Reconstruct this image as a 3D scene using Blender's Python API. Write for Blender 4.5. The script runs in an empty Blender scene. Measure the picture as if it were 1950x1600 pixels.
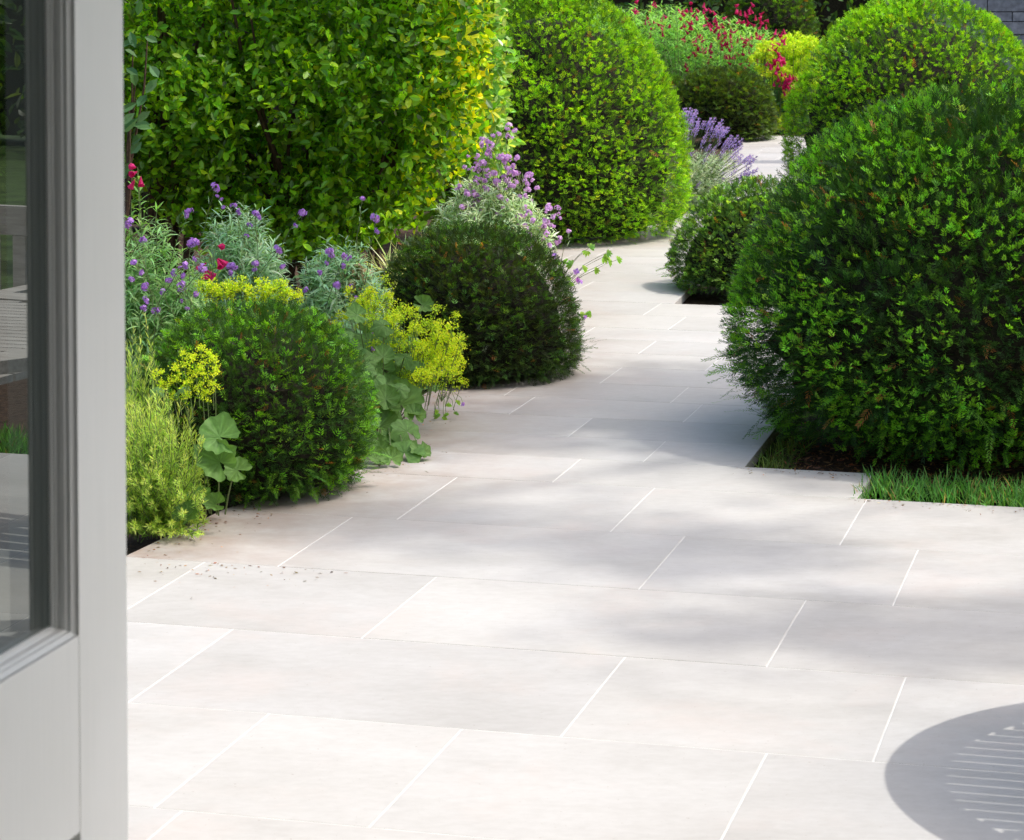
import bpy, math
import numpy as np
from mathutils import Vector, Matrix
rs = np.random.default_rng(11)
rad = math.radians

# ------------------------------------------------------------------ camera
F, HY, CH, TH, PITCH = 4835.6, -63.34, 1.518, 0.2581, rad(2.5)
PPY = HY + F * math.tan(PITCH)
sc = bpy.context.scene
cd = bpy.data.cameras.new('camera')
cam = bpy.data.objects.new('camera', cd)
sc.collection.objects.link(cam)
sc.camera = cam
cam.location = (0, 0, CH)
cam.rotation_euler = (math.pi / 2 - PITCH, 0, 0)
cd.sensor_width = 36
cd.lens = F / 1950 * 36
cd.shift_y = -(800 - PPY) / 1950
cd.clip_start = 0.05
cd.clip_end = 500
cd.dof.use_dof = True
cd.dof.focus_distance = 8.3
cd.dof.aperture_fstop = 17

# ------------------------------------------------------------------ light
SUN_EL, SUN_AZ = 60, -3            # azimuth: degrees from +X towards +Y
sdir = Vector((math.cos(rad(SUN_EL)) * math.cos(rad(SUN_AZ)), math.cos(rad(SUN_EL)) * math.sin(rad(SUN_AZ)), math.sin(rad(SUN_EL))))
w = bpy.data.worlds.new('World')
sc.world = w
w.use_nodes = True
nt = w.node_tree
bg = nt.nodes['Background']
sky = nt.nodes.new('ShaderNodeTexSky')
sky.sky_type = 'NISHITA'
sky.sun_disc = False
sky.sun_elevation = rad(SUN_EL)
sky.sun_rotation = rad(90 - SUN_AZ)
sky.air_density = 1.25
sky.dust_density = 4.5
nt.links.new(sky.outputs[0], bg.inputs[0])
bg.inputs[1].default_value = 0.15
sl = bpy.data.lights.new('sun', 'SUN')
sl.energy = 2.0
sl.angle = rad(0.55)
sl.color = (1.0, 0.965, 0.91)
so = bpy.data.objects.new('sun', sl)
sc.collection.objects.link(so)
so.rotation_euler = (-sdir).to_track_quat('-Z', 'Y').to_euler()
sc.view_settings.view_transform = 'Standard'
sc.view_settings.look = 'None'
sc.view_settings.gamma = 1
sc.view_settings.exposure = 0.57
sc.cycles.max_bounces = 8
sc.cycles.diffuse_bounces = 4
sc.cycles.glossy_bounces = 3
sc.cycles.transmission_bounces = 5
sc.cycles.transparent_max_bounces = 8
sc.cycles.use_denoising = True
sc.cycles.denoising_prefilter = 'NONE'

# ------------------------------------------------------------------ geometry of the place
EU = np.array([math.cos(TH), -math.sin(TH), 0.0])      # along the paving courses, to the right
EV = np.array([math.sin(TH), math.cos(TH), 0.0])       # away from the house
UP = np.array([0, 0, 1.0])


def UV(u, v, z=0.0):
    return EU * u + EV * v + UP * z


def W(px, py, Y):
    """point on the photograph's ray (px, py) at distance Y in front of the house"""
    x = (px - 975) / F
    y = (PPY - py) / F
    d = np.array([x, math.cos(PITCH) + y * math.sin(PITCH), -math.sin(PITCH) + y * math.cos(PITCH)])
    return np.array([0, 0, CH]) + d * (Y / d[1])


def G(px, py):
    x = (px - 975) / F
    y = (PPY - py) / F
    d = np.array([x, math.cos(PITCH) + y * math.sin(PITCH), -math.sin(PITCH) + y * math.cos(PITCH)])
    return np.array([0, 0, CH]) + d * (CH / -d[2])


# ------------------------------------------------------------------ materials
def new_mat(name):
    m = bpy.data.materials.new(name)
    m.use_nodes = True
    n = m.node_tree.nodes
    return m, n, m.node_tree.links, n['Principled BSDF'], n['Material Output']


def noise(n, l, scale, detail=4, rough=0.55, vec=None, dist=0.0):
    t = n.new('ShaderNodeTexNoise')
    t.inputs['Scale'].default_value = scale
    t.inputs['Detail'].default_value = detail
    t.inputs['Roughness'].default_value = rough
    t.inputs['Distortion'].default_value = dist
    if vec is not None:
        l.new(vec, t.inputs['Vector'])
    return t


def ramp(n, l, fac, stops):
    r = n.new('ShaderNodeValToRGB')
    e = r.color_ramp.elements
    while len(e) < len(stops):
        e.new(0.5)
    for i, (p, c) in enumerate(stops):
        e[i].position = p
        e[i].color = (*c, 1) if len(c) == 3 else c
    l.new(fac, r.inputs[0])
    return r


def mixc(n, l, fac, a, b, mode='MIX'):
    m = n.new('ShaderNodeMix')
    m.data_type = 'RGBA'
    m.blend_type = mode
    for s, v in ((0, fac), (6, a), (7, b)):
        if isinstance(v, (int, float)):
            m.inputs[s].default_value = v
        elif isinstance(v, tuple):
            m.inputs[s].default_value = (*v, 1)
        else:
            l.new(v, m.inputs[s])
    return m.outputs[2]


def bump(n, l, h, strength, dist, bsdf):
    b = n.new('ShaderNodeBump')
    b.inputs['Strength'].default_value = strength
    b.inputs['Distance'].default_value = dist
    l.new(h, b.inputs['Height'])
    l.new(b.outputs[0], bsdf.inputs['Normal'])


def leaf_mat(name, rough=0.45, trans=0.35, tint=(1.25, 1.3, 0.5), spec=0.4):
    m, n, l, b, out = new_mat(name)
    a = n.new('ShaderNodeAttribute')
    a.attribute_name = 'Col'
    b.inputs['Roughness'].default_value = rough
    b.inputs['Specular IOR Level'].default_value = spec
    l.new(a.outputs['Color'], b.inputs['Base Color'])
    t = n.new('ShaderNodeBsdfTranslucent')
    l.new(mixc(n, l, 1.0, a.outputs['Color'], tint, 'MULTIPLY'), t.inputs['Color'])
    ms = n.new('ShaderNodeMixShader')
    ms.inputs[0].default_value = trans
    l.new(b.outputs[0], ms.inputs[1])
    l.new(t.outputs[0], ms.inputs[2])
    l.new(ms.outputs[0], out.inputs[0])
    return m


M_needle = leaf_mat('yew needles', 0.45, 0.33, (1.75, 1.65, 0.28), 0.25)
M_leaf = leaf_mat('glossy leaf', 0.30, 0.42, (1.9, 1.75, 0.25), 0.42)
M_soft = leaf_mat('matt leaf', 0.6, 0.35, (1.4, 1.4, 0.6), 0.25)
M_froth = leaf_mat('frothy flower', 0.6, 0.35, (1.35, 1.35, .5), 0.2)
M_petal = leaf_mat('petal', 0.6, 0.4, (1.2, 1.1, 1.2), 0.2)


def big_leaf():
    m = leaf_mat('scalloped leaf', 0.55, 0.28, (1.4, 1.5, 0.5), 0.3)
    n, l = m.node_tree.nodes, m.node_tree.links
    b = n['Principled BSDF']
    tc = n.new('ShaderNodeTexCoord')
    t = noise(n, l, 38, 5, 0.65, tc.outputs['Object'])
    r_ = ramp(n, l, t.outputs[0], [(0.3, (0.62, 0.68, 0.6)), (0.55, (1, 1, 1)), (0.78, (1.0, 0.98, 0.75))])
    a = [x for x in n if x.bl_idname == 'ShaderNodeAttribute'][0]
    l.new(mixc(n, l, 1.0, a.outputs['Color'], r_.outputs[0], 'MULTIPLY'), b.inputs['Base Color'])
    bump(n, l, t.outputs[0], 0.5, 0.004, b)
    return m


M_big = big_leaf()


def plain(name, col, rough=0.7, nscale=8, amt=0.3, bump_s=0.2, bdist=0.004, spec=0.3):
    m, n, l, b, out = new_mat(name)
    tc = n.new('ShaderNodeNewGeometry')
    t = noise(n, l, nscale, 5, 0.6, tc.outputs['Position'])
    dark = tuple(c * (1 - amt) for c in col)
    lite = tuple(min(1, c * (1 + amt)) for c in col)
    r = ramp(n, l, t.outputs[0], [(0.3, dark), (0.7, lite)])
    l.new(r.outputs[0], b.inputs['Base Color'])
    b.inputs['Roughness'].default_value = rough
    b.inputs['Specular IOR Level'].default_value = spec
    bump(n, l, t.outputs[0], bump_s, bdist, b)
    return m


M_bark = plain('bark', (0.09, 0.055, 0.035), 0.85, 40, 0.5, 0.6, 0.01)
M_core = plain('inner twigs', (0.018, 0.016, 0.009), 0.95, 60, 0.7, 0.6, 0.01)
M_stem = plain('green stem', (0.16, 0.22, 0.08), 0.6, 20, 0.3, 0.1)
M_soil = plain('soil', (0.075, 0.045, 0.028), 0.95, 45, 0.55, 0.9, 0.02)
M_lawn = plain('lawn ground', (0.05, 0.09, 0.02), 0.9, 6, 0.5, 0.8, 0.03)
M_wall = plain('white render', (0.72, 0.71, 0.68), 0.85, 5, 0.05, 0.2)
M_room = plain('dark oak and grey room paint', (.10, .09, .08), .7, 4, .2, .1)
M_mortar = plain('pale mortar', (0.68, 0.67, 0.64), 0.9, 14, 0.13, 0.4, 0.002)

# weathered teak
def teak():
    m, n, l, b, out = new_mat('weathered teak')
    tc = n.new('ShaderNodeTexCoord')
    mp = n.new('ShaderNodeMapping')
    mp.inputs['Scale'].default_value = (2, 30, 30)
    l.new(tc.outputs['Object'], mp.inputs['Vector'])
    t = noise(n, l, 3, 5, 0.6, mp.outputs[0])
    r = ramp(n, l, t.outputs[0], [(0.3, (0.34, 0.31, 0.27)), (0.7, (0.60, 0.57, 0.52))])
    l.new(r.outputs[0], b.inputs['Base Color'])
    b.inputs['Roughness'].default_value = 0.75
    bump(n, l, t.outputs[0], 0.3, 0.002, b)
    return m


M_teak = teak()


def paint():
    m, n, l, b, out = new_mat('brushed grey-white door paint')
    tc = n.new('ShaderNodeTexCoord')
    mp = n.new('ShaderNodeMapping')
    mp.inputs['Scale'].default_value = (90, 90, 1.5)
    l.new(tc.outputs['Object'], mp.inputs['Vector'])
    t = noise(n, l, 4, 4, 0.6, mp.outputs[0])
    t2 = noise(n, l, 3, 3, 0.5, tc.outputs['Object'])
    r = ramp(n, l, t.outputs[0], [(0.25, (0.80, 0.815, 0.80)), (0.75, (0.86, 0.87, 0.855))])
    r2 = ramp(n, l, t2.outputs[0], [(0.35, (0.94, 0.94, 0.93)), (0.65, (1, 1, 1))])
    l.new(mixc(n, l, 1.0, r.outputs[0], r2.outputs[0], 'MULTIPLY'), b.inputs['Base Color'])
    b.inputs['Roughness'].default_value = 0.38
    b.inputs['Specular IOR Level'].default_value = 0.4
    bump(n, l, t.outputs[0], 0.25, 0.0006, b)
    return m


M_paint = paint()


def stone():
    """honed limestone: fine grain, faint cloudy veining, pinkish-brown dust where it has blown from the beds"""
    m, n, l, b, out = new_mat('pale limestone')
    g = n.new('ShaderNodeNewGeometry')
    oi = n.new('ShaderNodeObjectInfo')
    add = n.new('ShaderNodeVectorMath')
    add.operation = 'MULTIPLY_ADD'
    add.inputs[1].default_value = (13, 7, 5)
    l.new(oi.outputs['Random'], add.inputs[0])
    l.new(g.outputs['Position'], add.inputs[2])
    P = add.outputs[0]
    mp = n.new('ShaderNodeMapping')
    mp.inputs['Rotation'].default_value = (0, 0, TH)
    mp.inputs['Scale'].default_value = (1, 1.9, 1)
    l.new(P, mp.inputs['Vector'])
    cl = noise(n, l, 1.6, 6, 0.62, mp.outputs[0], 0.4)
    fine = noise(n, l, 26, 6, 0.7, mp.outputs[0])
    base = ramp(n, l, cl.outputs[0], [(0.28, (0.475, 0.46, 0.432)), (0.5, (0.54, 0.528, 0.505)), (0.74, (0.58, 0.572, 0.555))])
    fr = ramp(n, l, fine.outputs[0], [(0.3, (0.90, 0.895, 0.885)), (0.66, (1, 1, 1))])
    c = mixc(n, l, 1.0, base.outputs[0], fr.outputs[0], 'MULTIPLY')
    hs = ramp(n, l, oi.outputs['Random'], [(0.0, (0.93, 0.925, 0.92)), (0.5, (1, 0.99, 0.97)), (1.0, (1.0, 1.0, 1.0))])
    c = mixc(n, l, 1.0, c, hs.outputs[0], 'MULTIPLY')
    # warm stains
    st = noise(n, l, 2.3, 5, 0.65, g.outputs['Position'], 0.3)
    sr = ramp(n, l, st.outputs[0], [(0.52, (0, 0, 0)), (0.75, (0.3, 0.3, 0.3))])
    c = mixc(n, l, sr.outputs[0], c, (0.60, 0.49, 0.43))
    # fine dark specks (fossil grain)
    vo = noise(n, l, 110, 2, 0.5, g.outputs['Position'])
    vr = ramp(n, l, vo.outputs[0], [(0.24, (0.55, 0.55, 0.55)), (0.30, (0, 0, 0))])
    c = mixc(n, l, vr.outputs[0], c, (0.30, 0.25, 0.2))
    # dust washed from the beds: stronger close to the left beds (attribute)
    at = n.new('ShaderNodeAttribute')
    at.attribute_name = 'dust'
    d2 = noise(n, l, 7, 6, 0.7, g.outputs['Position'])
    mm = n.new('ShaderNodeMath')
    mm.operation = 'MULTIPLY'
    l.new(at.outputs['Fac'], mm.inputs[0])
    dr = ramp(n, l, d2.outputs[0], [(0.35, (0.3, 0.3, 0.3)), (0.65, (1, 1, 1))])
    l.new(dr.outputs[0], mm.inputs[1])
    c = mixc(n, l, mm.outputs[0], c, (0.34, 0.24, 0.19))
    l.new(c, b.inputs['Base Color'])
    rr = ramp(n, l, cl.outputs[0], [(0.3, (0.5, 0.5, 0.5)), (0.7, (0.7, 0.7, 0.7))])
    l.new(rr.outputs[0], b.inputs['Roughness'])
    b.inputs['Specular IOR Level'].default_value = 0.3
    bump(n, l, fine.outputs[0], 0.12, 0.0015, b)
    return m


M_stone = stone()


def glass():
    m, n, l, b, out = new_mat('door glass')
    n.remove(b)
    tr = n.new('ShaderNodeBsdfTransparent')
    tr.inputs[0].default_value = (0.10, 0.11, 0.10, 1)
    gl = n.new('ShaderNodeBsdfGlossy')
    gl.inputs['Roughness'].default_value = 0.0
    gl.inputs['Color'].default_value = (0.9, 0.95, 0.93, 1)
    fr = n.new('ShaderNodeFresnel')
    fr.inputs[0].default_value = 3.2
    ms = n.new('ShaderNodeMixShader')
    l.new(fr.outputs[0], ms.inputs[0])
    l.new(tr.outputs[0], ms.inputs[1])
    l.new(gl.outputs[0], ms.inputs[2])
    l.new(ms.outputs[0], out.inputs[0])
    return m


M_glass = glass()


# ------------------------------------------------------------------ object helpers
def empty(name, loc, label, cat, group=None):
    o = bpy.data.objects.new(name, None)
    sc.collection.objects.link(o)
    o.location = tuple(loc)
    o.empty_display_size = 0.1
    o['label'] = label
    o['category'] = cat
    if group:
        o['group'] = group
    return o


def link(name, me, mat, parent=None, kind=None):
    o = bpy.data.objects.new(name, me)
    sc.collection.objects.link(o)
    if mat is not None and len(me.materials) == 0:
        me.materials.append(mat)
    if parent is not None:
        o.parent = parent
        o.matrix_parent_inverse = Matrix.Translation(-Vector(parent.location))
    if kind:
        o['kind'] = kind
    return o


def quad_mesh(name, Q, C=None):
    """Q: (N,4,3) loose quads, C: (N,3) or (N,4,3) colours"""
    Q = np.asarray(Q, dtype=np.float32)
    N = len(Q)
    me = bpy.data.meshes.new(name)
    me.vertices.add(N * 4)
    me.vertices.foreach_set('co', Q.reshape(-1))
    me.loops.add(N * 4)
    me.loops.foreach_set('vertex_index', np.arange(N * 4, dtype=np.int32))
    me.polygons.add(N)
    me.polygons.foreach_set('loop_start', np.arange(N, dtype=np.int32) * 4)
    me.update(calc_edges=True)
    if C is not None:
        C = np.asarray(C, dtype=np.float32)
        if C.ndim == 2:
            C = np.repeat(C[:, None, :], 4, axis=1)
        a = me.color_attributes.new('Col', 'FLOAT_COLOR', 'POINT')
        A = np.ones((N * 4, 4), dtype=np.float32)
        A[:, :3] = C.reshape(-1, 3)
        a.data.foreach_set('color', A.reshape(-1))
    return me


def norm(a):
    return a / np.maximum(1e-9, np.linalg.norm(a, axis=-1, keepdims=True))


def frames(d, hint):
    """columns: side, direction, normal"""
    d = norm(d)
    x = norm(np.cross(d, hint))
    z = np.cross(x, d)
    return np.stack([x, d, z], axis=-1)


class Fol:
    def __init__(s):
        s.Q, s.C = [], []

    def put(s, proto, pos, R, scale, col):
        """proto (k,4,3); pos (M,3); R (M,3,3); scale (M,) ; col (M,3) or (M,k,3)"""
        pos = np.asarray(pos)
        M, k = len(pos), len(proto)
        if M == 0:
            return
        v = np.einsum('mij,kqj->mkqi', R, proto) * np.asarray(scale).reshape(-1, 1, 1, 1) + pos[:, None, None, :]
        s.Q.append(v.reshape(-1, 4, 3).astype(np.float32))
        if col.ndim == 2:
            col = np.repeat(col[:, None, :], k, axis=1)
        s.C.append(col.reshape(-1, 3).astype(np.float32))

    def raw(s, q, c):
        q = np.asarray(q)
        s.Q.append(q.reshape(-1, 4, 3))
        s.C.append(np.repeat(np.asarray(c, dtype=float)[None, :], len(s.Q[-1]), axis=0))

    def mesh(s, name):
        return quad_mesh(name, np.concatenate(s.Q), np.concatenate(s.C))

    def build(s, name, mat, parent=None, kind='stuff'):
        return link(name, s.mesh(name), mat, parent, kind)


def tube_quads(pts, r0, r1, n=5):
    pts = [np.asarray(p, dtype=float) for p in pts]
    rings = []
    for i, p in enumerate(pts):
        d = pts[min(i + 1, len(pts) - 1)] - pts[max(i - 1, 0)]
        R = frames(d[None], np.array([[0.31, 0.22, 0.93]]))[0]
        r = r0 + (r1 - r0) * i / (len(pts) - 1)
        a = np.arange(n) * 2 * math.pi / n
        rings.append(p + r * (np.cos(a)[:, None] * R[:, 0] + np.sin(a)[:, None] * R[:, 2]))
    q = []
    for i in range(len(pts) - 1):
        for k in range(n):
            q.append([rings[i][k], rings[i][(k + 1) % n], rings[i + 1][(k + 1) % n], rings[i + 1][k]])
    return np.array(q)


def arc(a, b, lift=0.3, n=5, wob=0.0):
    a, b = np.asarray(a, float), np.asarray(b, float)
    L = np.linalg.norm(b - a)
    out = []
    for i in range(n + 1):
        t = i / n
        p = a * (1 - t) + b * t + UP * lift * L * math.sin(math.pi * t) * (1 - 0.3 * t)
        if wob and 0 < i < n:
            p = p + rs.normal(0, wob, 3)
        out.append(p)
    return out


# protos -----------------------------------------------------------
def needle(L, wd, bend=0.0):
    return np.array([[[0, 0, 0], [wd / 2, L * .45, bend * .4 * L], [0, L, bend * L], [-wd / 2, L * .45, bend * .4 * L]]], dtype=float)


def sprig(npair, length, nl, nw, ang=55, lift=0.15, seed=0):
    """flat yew spray: needles in two rows along a shoot"""
    r = np.random.default_rng(seed)
    qs = []
    for i in range(npair):
        t = (i + 0.5) / npair
        for s in (-1, 1):
            a = rad(ang * (1 - 0.55 * t) + r.normal(0, 7)) * s
            L = nl * (1 - 0.35 * t * t) * r.uniform(.85, 1.1)
            q = needle(L, nw, r.normal(lift, .15))
            c, sn = math.cos(a), math.sin(a)
            R = np.array([[c, sn, 0], [-sn, c, 0], [0, 0, 1]])
            q = q @ R.T
            q[..., 1] += t * length
            q[..., 2] += lift * .2 * length * t
            qs.append(q)
    return np.concatenate(qs)


def blade(L, wd, droop, seg=3, prof=(.35, 1, .8, .05)):
    """narrow leaf strip bending down along its length"""
    pts, y, z, a = [], 0.0, 0.0, 0.0
    for i in range(seg + 1):
        pts.append((y, z))
        a = -droop * (i + 1) / seg
        y += L / seg * math.cos(a)
        z += L / seg * math.sin(a)
    q = []
    for i in range(seg):
        w0, w1 = wd / 2 * prof[i], wd / 2 * prof[i + 1]
        q.append([[-w0, pts[i][0], pts[i][1]], [w0, pts[i][0], pts[i][1]], [w1, pts[i + 1][0], pts[i + 1][1]], [-w1, pts[i + 1][0], pts[i + 1][1]]])
    return np.array(q, dtype=float)


def broad(L, wd, fold=0.22, curl=0.12):
    """oval leaf folded on its midrib: two quads"""
    b, t = [0, 0, 0], [0, L, -curl * L]
    z1 = fold * wd * .5
    R1, R2 = [wd * .42, L * .38, z1], [wd * .40, L * .74, z1 - curl * L * .4]
    L1, L2 = [-wd * .42, L * .38, z1], [-wd * .40, L * .74, z1 - curl * L * .4]
    return np.array([[b, R1, R2, t], [b, t, L2, L1]], dtype=float)


def jcol(base, M, v=0.25, hue=0.12):
    c = np.asarray(base, float)
    c = LIFT * (c * np.array([.98, 1.0, .9]) if c[1] > c[0] and c[1] > c[2] else c * .85)[None] * np.exp(rs.normal(0, v, (M, 1))) * np.exp(rs.normal(0, hue, (M, 3)) * np.array([1, .4, 1]))
    return np.clip(c, 0, .9)


LIFT = 1.8


def wobble(p, seed, f=7.0):
    r = np.random.default_rng(seed)
    o = np.zeros(len(p))
    for k in range(6):
        d = norm(r.normal(size=3)) * f * (1 + k * .5)
        o += np.sin(p @ d + r.uniform(0, 6.3)) / (1 + k * .5)
    return o / 2.6


# ------------------------------------------------------------------ clipped yew domes
class Dome:
    def __init__(s, xl, xr, yw, ytop, Yc, p=2.1, base=0.82, seed=0, amp=0.03):
        A, B = W(xl, yw, Yc), W(xr, yw, Yc)
        s.c = np.array([(A[0] + B[0]) / 2, Yc])
        s.R = (B[0] - A[0]) / 2
        s.zw = max(0.08, A[2])
        s.H = W((xl + xr) / 2, ytop, Yc)[2]
        s.p, s.base, s.seed, s.amp = p, base, seed, amp
        z = np.linspace(0.02, s.H, 400)
        r = s.prof(z)
        ds = np.hypot(np.gradient(z), np.gradient(r))
        wt = np.maximum(r, 0.01) * ds
        s.z, s.cdf = z, np.cumsum(wt) / wt.sum()
        s.area = 2 * math.pi * (r * ds).sum()

    def prof(s, z):
        up = np.clip((z - s.zw) / (s.H - s.zw), 0, 1)
        r = s.R * (1 - up ** s.p) ** (1 / s.p)
        lo = np.clip((s.zw - z) / s.zw, 0, 1)
        return np.where(z < s.zw, s.R * (1 - (1 - s.base) * lo ** 2), r)

    def pts(s, n, front=0.35):
        """n points: position, outward normal; the far side thinner"""
        P, Nn = [], []
        got = 0
        while got < n:
            m = int((n - got) * 1.8) + 10
            z = np.interp(rs.uniform(0, 1, m), s.cdf, s.z)
            ph = rs.uniform(0, 2 * math.pi, m)
            keep = rs.uniform(0, 1, m) < np.where(np.sin(ph) < 0.35, 1.0, front)
            z, ph = z[keep], ph[keep]
            r = s.prof(z)
            e = .004
            dr = (s.prof(np.clip(z + e, 0, s.H)) - s.prof(np.clip(z - e, 0, s.H))) / (2 * e)
            nn = norm(np.stack([np.cos(ph), np.sin(ph), -np.clip(dr, -8, 8)], -1))
            p = np.stack([s.c[0] + r * np.cos(ph), s.c[1] + r * np.sin(ph), z], -1)
            P.append(p)
            Nn.append(nn)
            got += len(p)
        P, Nn = np.concatenate(P)[:n], np.concatenate(Nn)[:n]
        P = P + Nn * ((wobble(P, s.seed, 5 / s.R) + .55 * wobble(P, s.seed + 50, 17 / s.R))[:, None] * s.amp * s.R)
        return P, Nn

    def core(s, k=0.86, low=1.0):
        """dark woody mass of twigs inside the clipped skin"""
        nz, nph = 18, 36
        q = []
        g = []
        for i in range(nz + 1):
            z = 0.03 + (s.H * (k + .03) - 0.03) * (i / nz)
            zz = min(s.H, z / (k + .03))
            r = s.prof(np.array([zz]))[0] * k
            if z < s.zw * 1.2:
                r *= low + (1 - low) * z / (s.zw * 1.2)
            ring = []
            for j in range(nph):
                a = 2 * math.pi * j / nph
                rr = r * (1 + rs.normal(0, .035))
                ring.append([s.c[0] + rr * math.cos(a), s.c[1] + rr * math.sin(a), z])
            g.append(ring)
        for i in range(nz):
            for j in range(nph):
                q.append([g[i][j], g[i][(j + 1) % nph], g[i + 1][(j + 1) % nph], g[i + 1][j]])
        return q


def yew(name, D, label, n_dark, n_tip, cdark, ctip, nl=.016, nw=.0028, npair=7, slen=.04, group='clipped yew domes', tipk=1.0,
        low=1.0, corek=.86, brown=.03, upb=.35, cat='shrub', tipclump=0.0, front=.20, patch=None, depth=.13, tipdir=.6, tips_=1.25, skirt=.05):
    root = empty(name, (D.c[0], D.c[1], 0), label, cat, group)
    f = Fol()
    protos = [sprig(npair, slen, nl, nw, 55, .12, k) for k in range(4)]
    # dark older shoots filling the skin
    P, N = D.pts(n_dark, front)
    dep = rs.uniform(0, 1, n_dark) ** 1.4 * depth * D.R
    P = P - N * dep[:, None]
    d = norm(N + rs.normal(0, .45, (n_dark, 3)) + UP * upb)
    R = frames(d, norm(UP + rs.normal(0, .35, (n_dark, 3))))
    col = jcol(cdark, n_dark, .28, .10)
    isb = rs.uniform(0, 1, n_dark) < brown
    col[isb] = jcol((.22, .10, .035), isb.sum(), .3, .1)
    P[:, 2] = np.maximum(P[:, 2], .012)
    idx = rs.integers(0, 4, n_dark)
    sc_ = rs.uniform(.75, 1.25, n_dark)
    for k in range(4):
        m = idx == k
        f.put(protos[k], P[m], R[m], sc_[m], col[m])
    # ragged skirt: longer untrimmed shoots near the ground
    ms = int(n_dark * skirt)
    if ms:
        ph = rs.uniform(-math.pi, math.pi, ms)
        zz = rs.uniform(.015, .22 * D.H, ms)
        rr = D.prof(zz) * rs.uniform(.86, 1.05, ms) * (1 + .05 * np.sin(ph * 5 + D.seed) + .04 * np.sin(ph * 11 + D.seed * 2))
        Pk = np.stack([D.c[0] + rr * np.cos(ph), D.c[1] + rr * np.sin(ph), zz], -1)
        dk = norm(np.stack([np.cos(ph), np.sin(ph), rs.normal(-.05, .25, ms)], -1) + rs.normal(0, .3, (ms, 3)))
        f.put(sprig(npair + 3, slen * 1.7, nl, nw, 55, .1, 77), Pk, frames(dk, norm(UP + rs.normal(0, .3, (ms, 3)))), rs.uniform(.7, 1.25, ms), jcol(np.asarray(cdark) * .6 + np.asarray(ctip) * .4, ms, .35, .1))
    # fresh bright shoots standing proud of it
    tips = [sprig(max(3, npair - 3), slen * .42, nl * .95, nw * 1.2, 66, .3, 10 + k) for k in range(4)]
    P, N = D.pts(n_tip, front)
    if tipclump > 0:
        wv = wobble(P, D.seed + 5, 9 / D.R)
        k = rs.uniform(0, 1, len(P)) < np.clip(.5 + tipclump * wv, .05, 1)
        P, N = P[k], N[k]
    n = len(P)
    P = P + N * rs.uniform(-.01, .022, n)[:, None] * tipk
    d = norm(N * tipdir + rs.normal(0, .4, (n, 3)) + UP * (upb + .15))
    R = frames(d, norm(UP + rs.normal(0, .4, (n, 3))))
    col = jcol(ctip, n, .30, .12)
    if patch is not None:
        col = patch(P, col)
    P[:, 2] = np.maximum(P[:, 2], .015)
    idx = rs.integers(0, 4, n)
    sc_ = rs.uniform(.7, 1.2, n) * tips_
    for k in range(4):
        m = idx == k
        f.put(tips[k], P[m], R[m], sc_[m], col[m])
    f.build('foliage', M_needle, root)
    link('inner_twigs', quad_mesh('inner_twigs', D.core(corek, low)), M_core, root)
    t = Fol()
    b0 = np.array([D.c[0], D.c[1], -0.02])
    t.raw(tube_quads([b0, b0 + [0.01, 0, D.H * .5], b0 + [0, .01, D.H * .8]], .05 * D.R + .01, .01, 8), (.1, .1, .1))
    if low < 1:
        for k in range(60):
            a = rs.uniform(0, 2 * math.pi)
            zz = rs.uniform(.03, D.zw * 1.5)
            r = D.prof(np.array([zz]))[0] * .97
            e = np.array([D.c[0] + r * math.cos(a), D.c[1] + r * math.sin(a), zz])
            t.raw(tube_quads(arc(b0 + [0, 0, .05 + zz * .3], e, .08, 5, .012), .007, .0015, 4), (.1, .1, .1))
    t.build('trunk', M_bark, root, None)
    return root


# ------------------------------------------------------------------ box and simple solid helpers
def solid(name, boxes, mat, parent=None, kind=None, bev=0.0):
    """boxes: list of 8-corner arrays built by bx(); joined into one mesh"""
    V, Fc = [], []
    for b in boxes:
        o = len(V)
        V += [tuple(p) for p in b]
        Fc += [tuple(o + i for i in f) for f in ((0, 3, 2, 1), (4, 5, 6, 7), (0, 1, 5, 4), (1, 2, 6, 5), (2, 3, 7, 6), (3, 0, 4, 7))]
    me = bpy.data.meshes.new(name)
    me.from_pydata(V, [], Fc)
    import bmesh
    bm = bmesh.new()
    bm.from_mesh(me)
    bmesh.ops.recalc_face_normals(bm, faces=bm.faces)
    bm.to_mesh(me)
    bm.free()
    o = link(name, me, mat, parent, kind)
    if bev:
        md = o.modifiers.new('bevel', 'BEVEL')
        md.width = bev
        md.segments = 2
        md.limit_method = 'ANGLE'
    return o


def bx(fr, x0, x1, y0, y1, z0, z1):
    """axis box mapped through fr(x, y, z)"""
    return [fr(x0, y0, z0), fr(x1, y0, z0), fr(x1, y1, z0), fr(x0, y1, z0), fr(x0, y0, z1), fr(x1, y0, z1), fr(x1, y1, z1), fr(x0, y1, z1)]


def sweep(name, prof, fr, a0, a1, mat, parent):
    """prof: list of (p, d) ; fr(a, p, d) -> point ; swept along a from a0 to a1 (either may depend on p for a mitre)"""
    q = []
    for (p0, d0), (p1, d1) in zip(prof[:-1], prof[1:]):
        q.append([fr(a0(p0), p0, d0), fr(a1(p0), p0, d0), fr(a1(p1), p1, d1), fr(a0(p1), p1, d1)])
    return link(name, quad_mesh(name, q), mat, parent)


# ================================================================== SETTING
def sheet(name, pts, z, mat, kind='structure', parent=None):
    me = bpy.data.meshes.new(name)
    me.from_pydata([(p[0], p[1], z) for p in pts], [], [tuple(range(len(pts)))])
    return link(name, me, mat, parent, kind)


sheet('lawn', [(-250, -250), (250, -250), (250, 250), (-250, 250)], -0.10, M_lawn)

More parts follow.
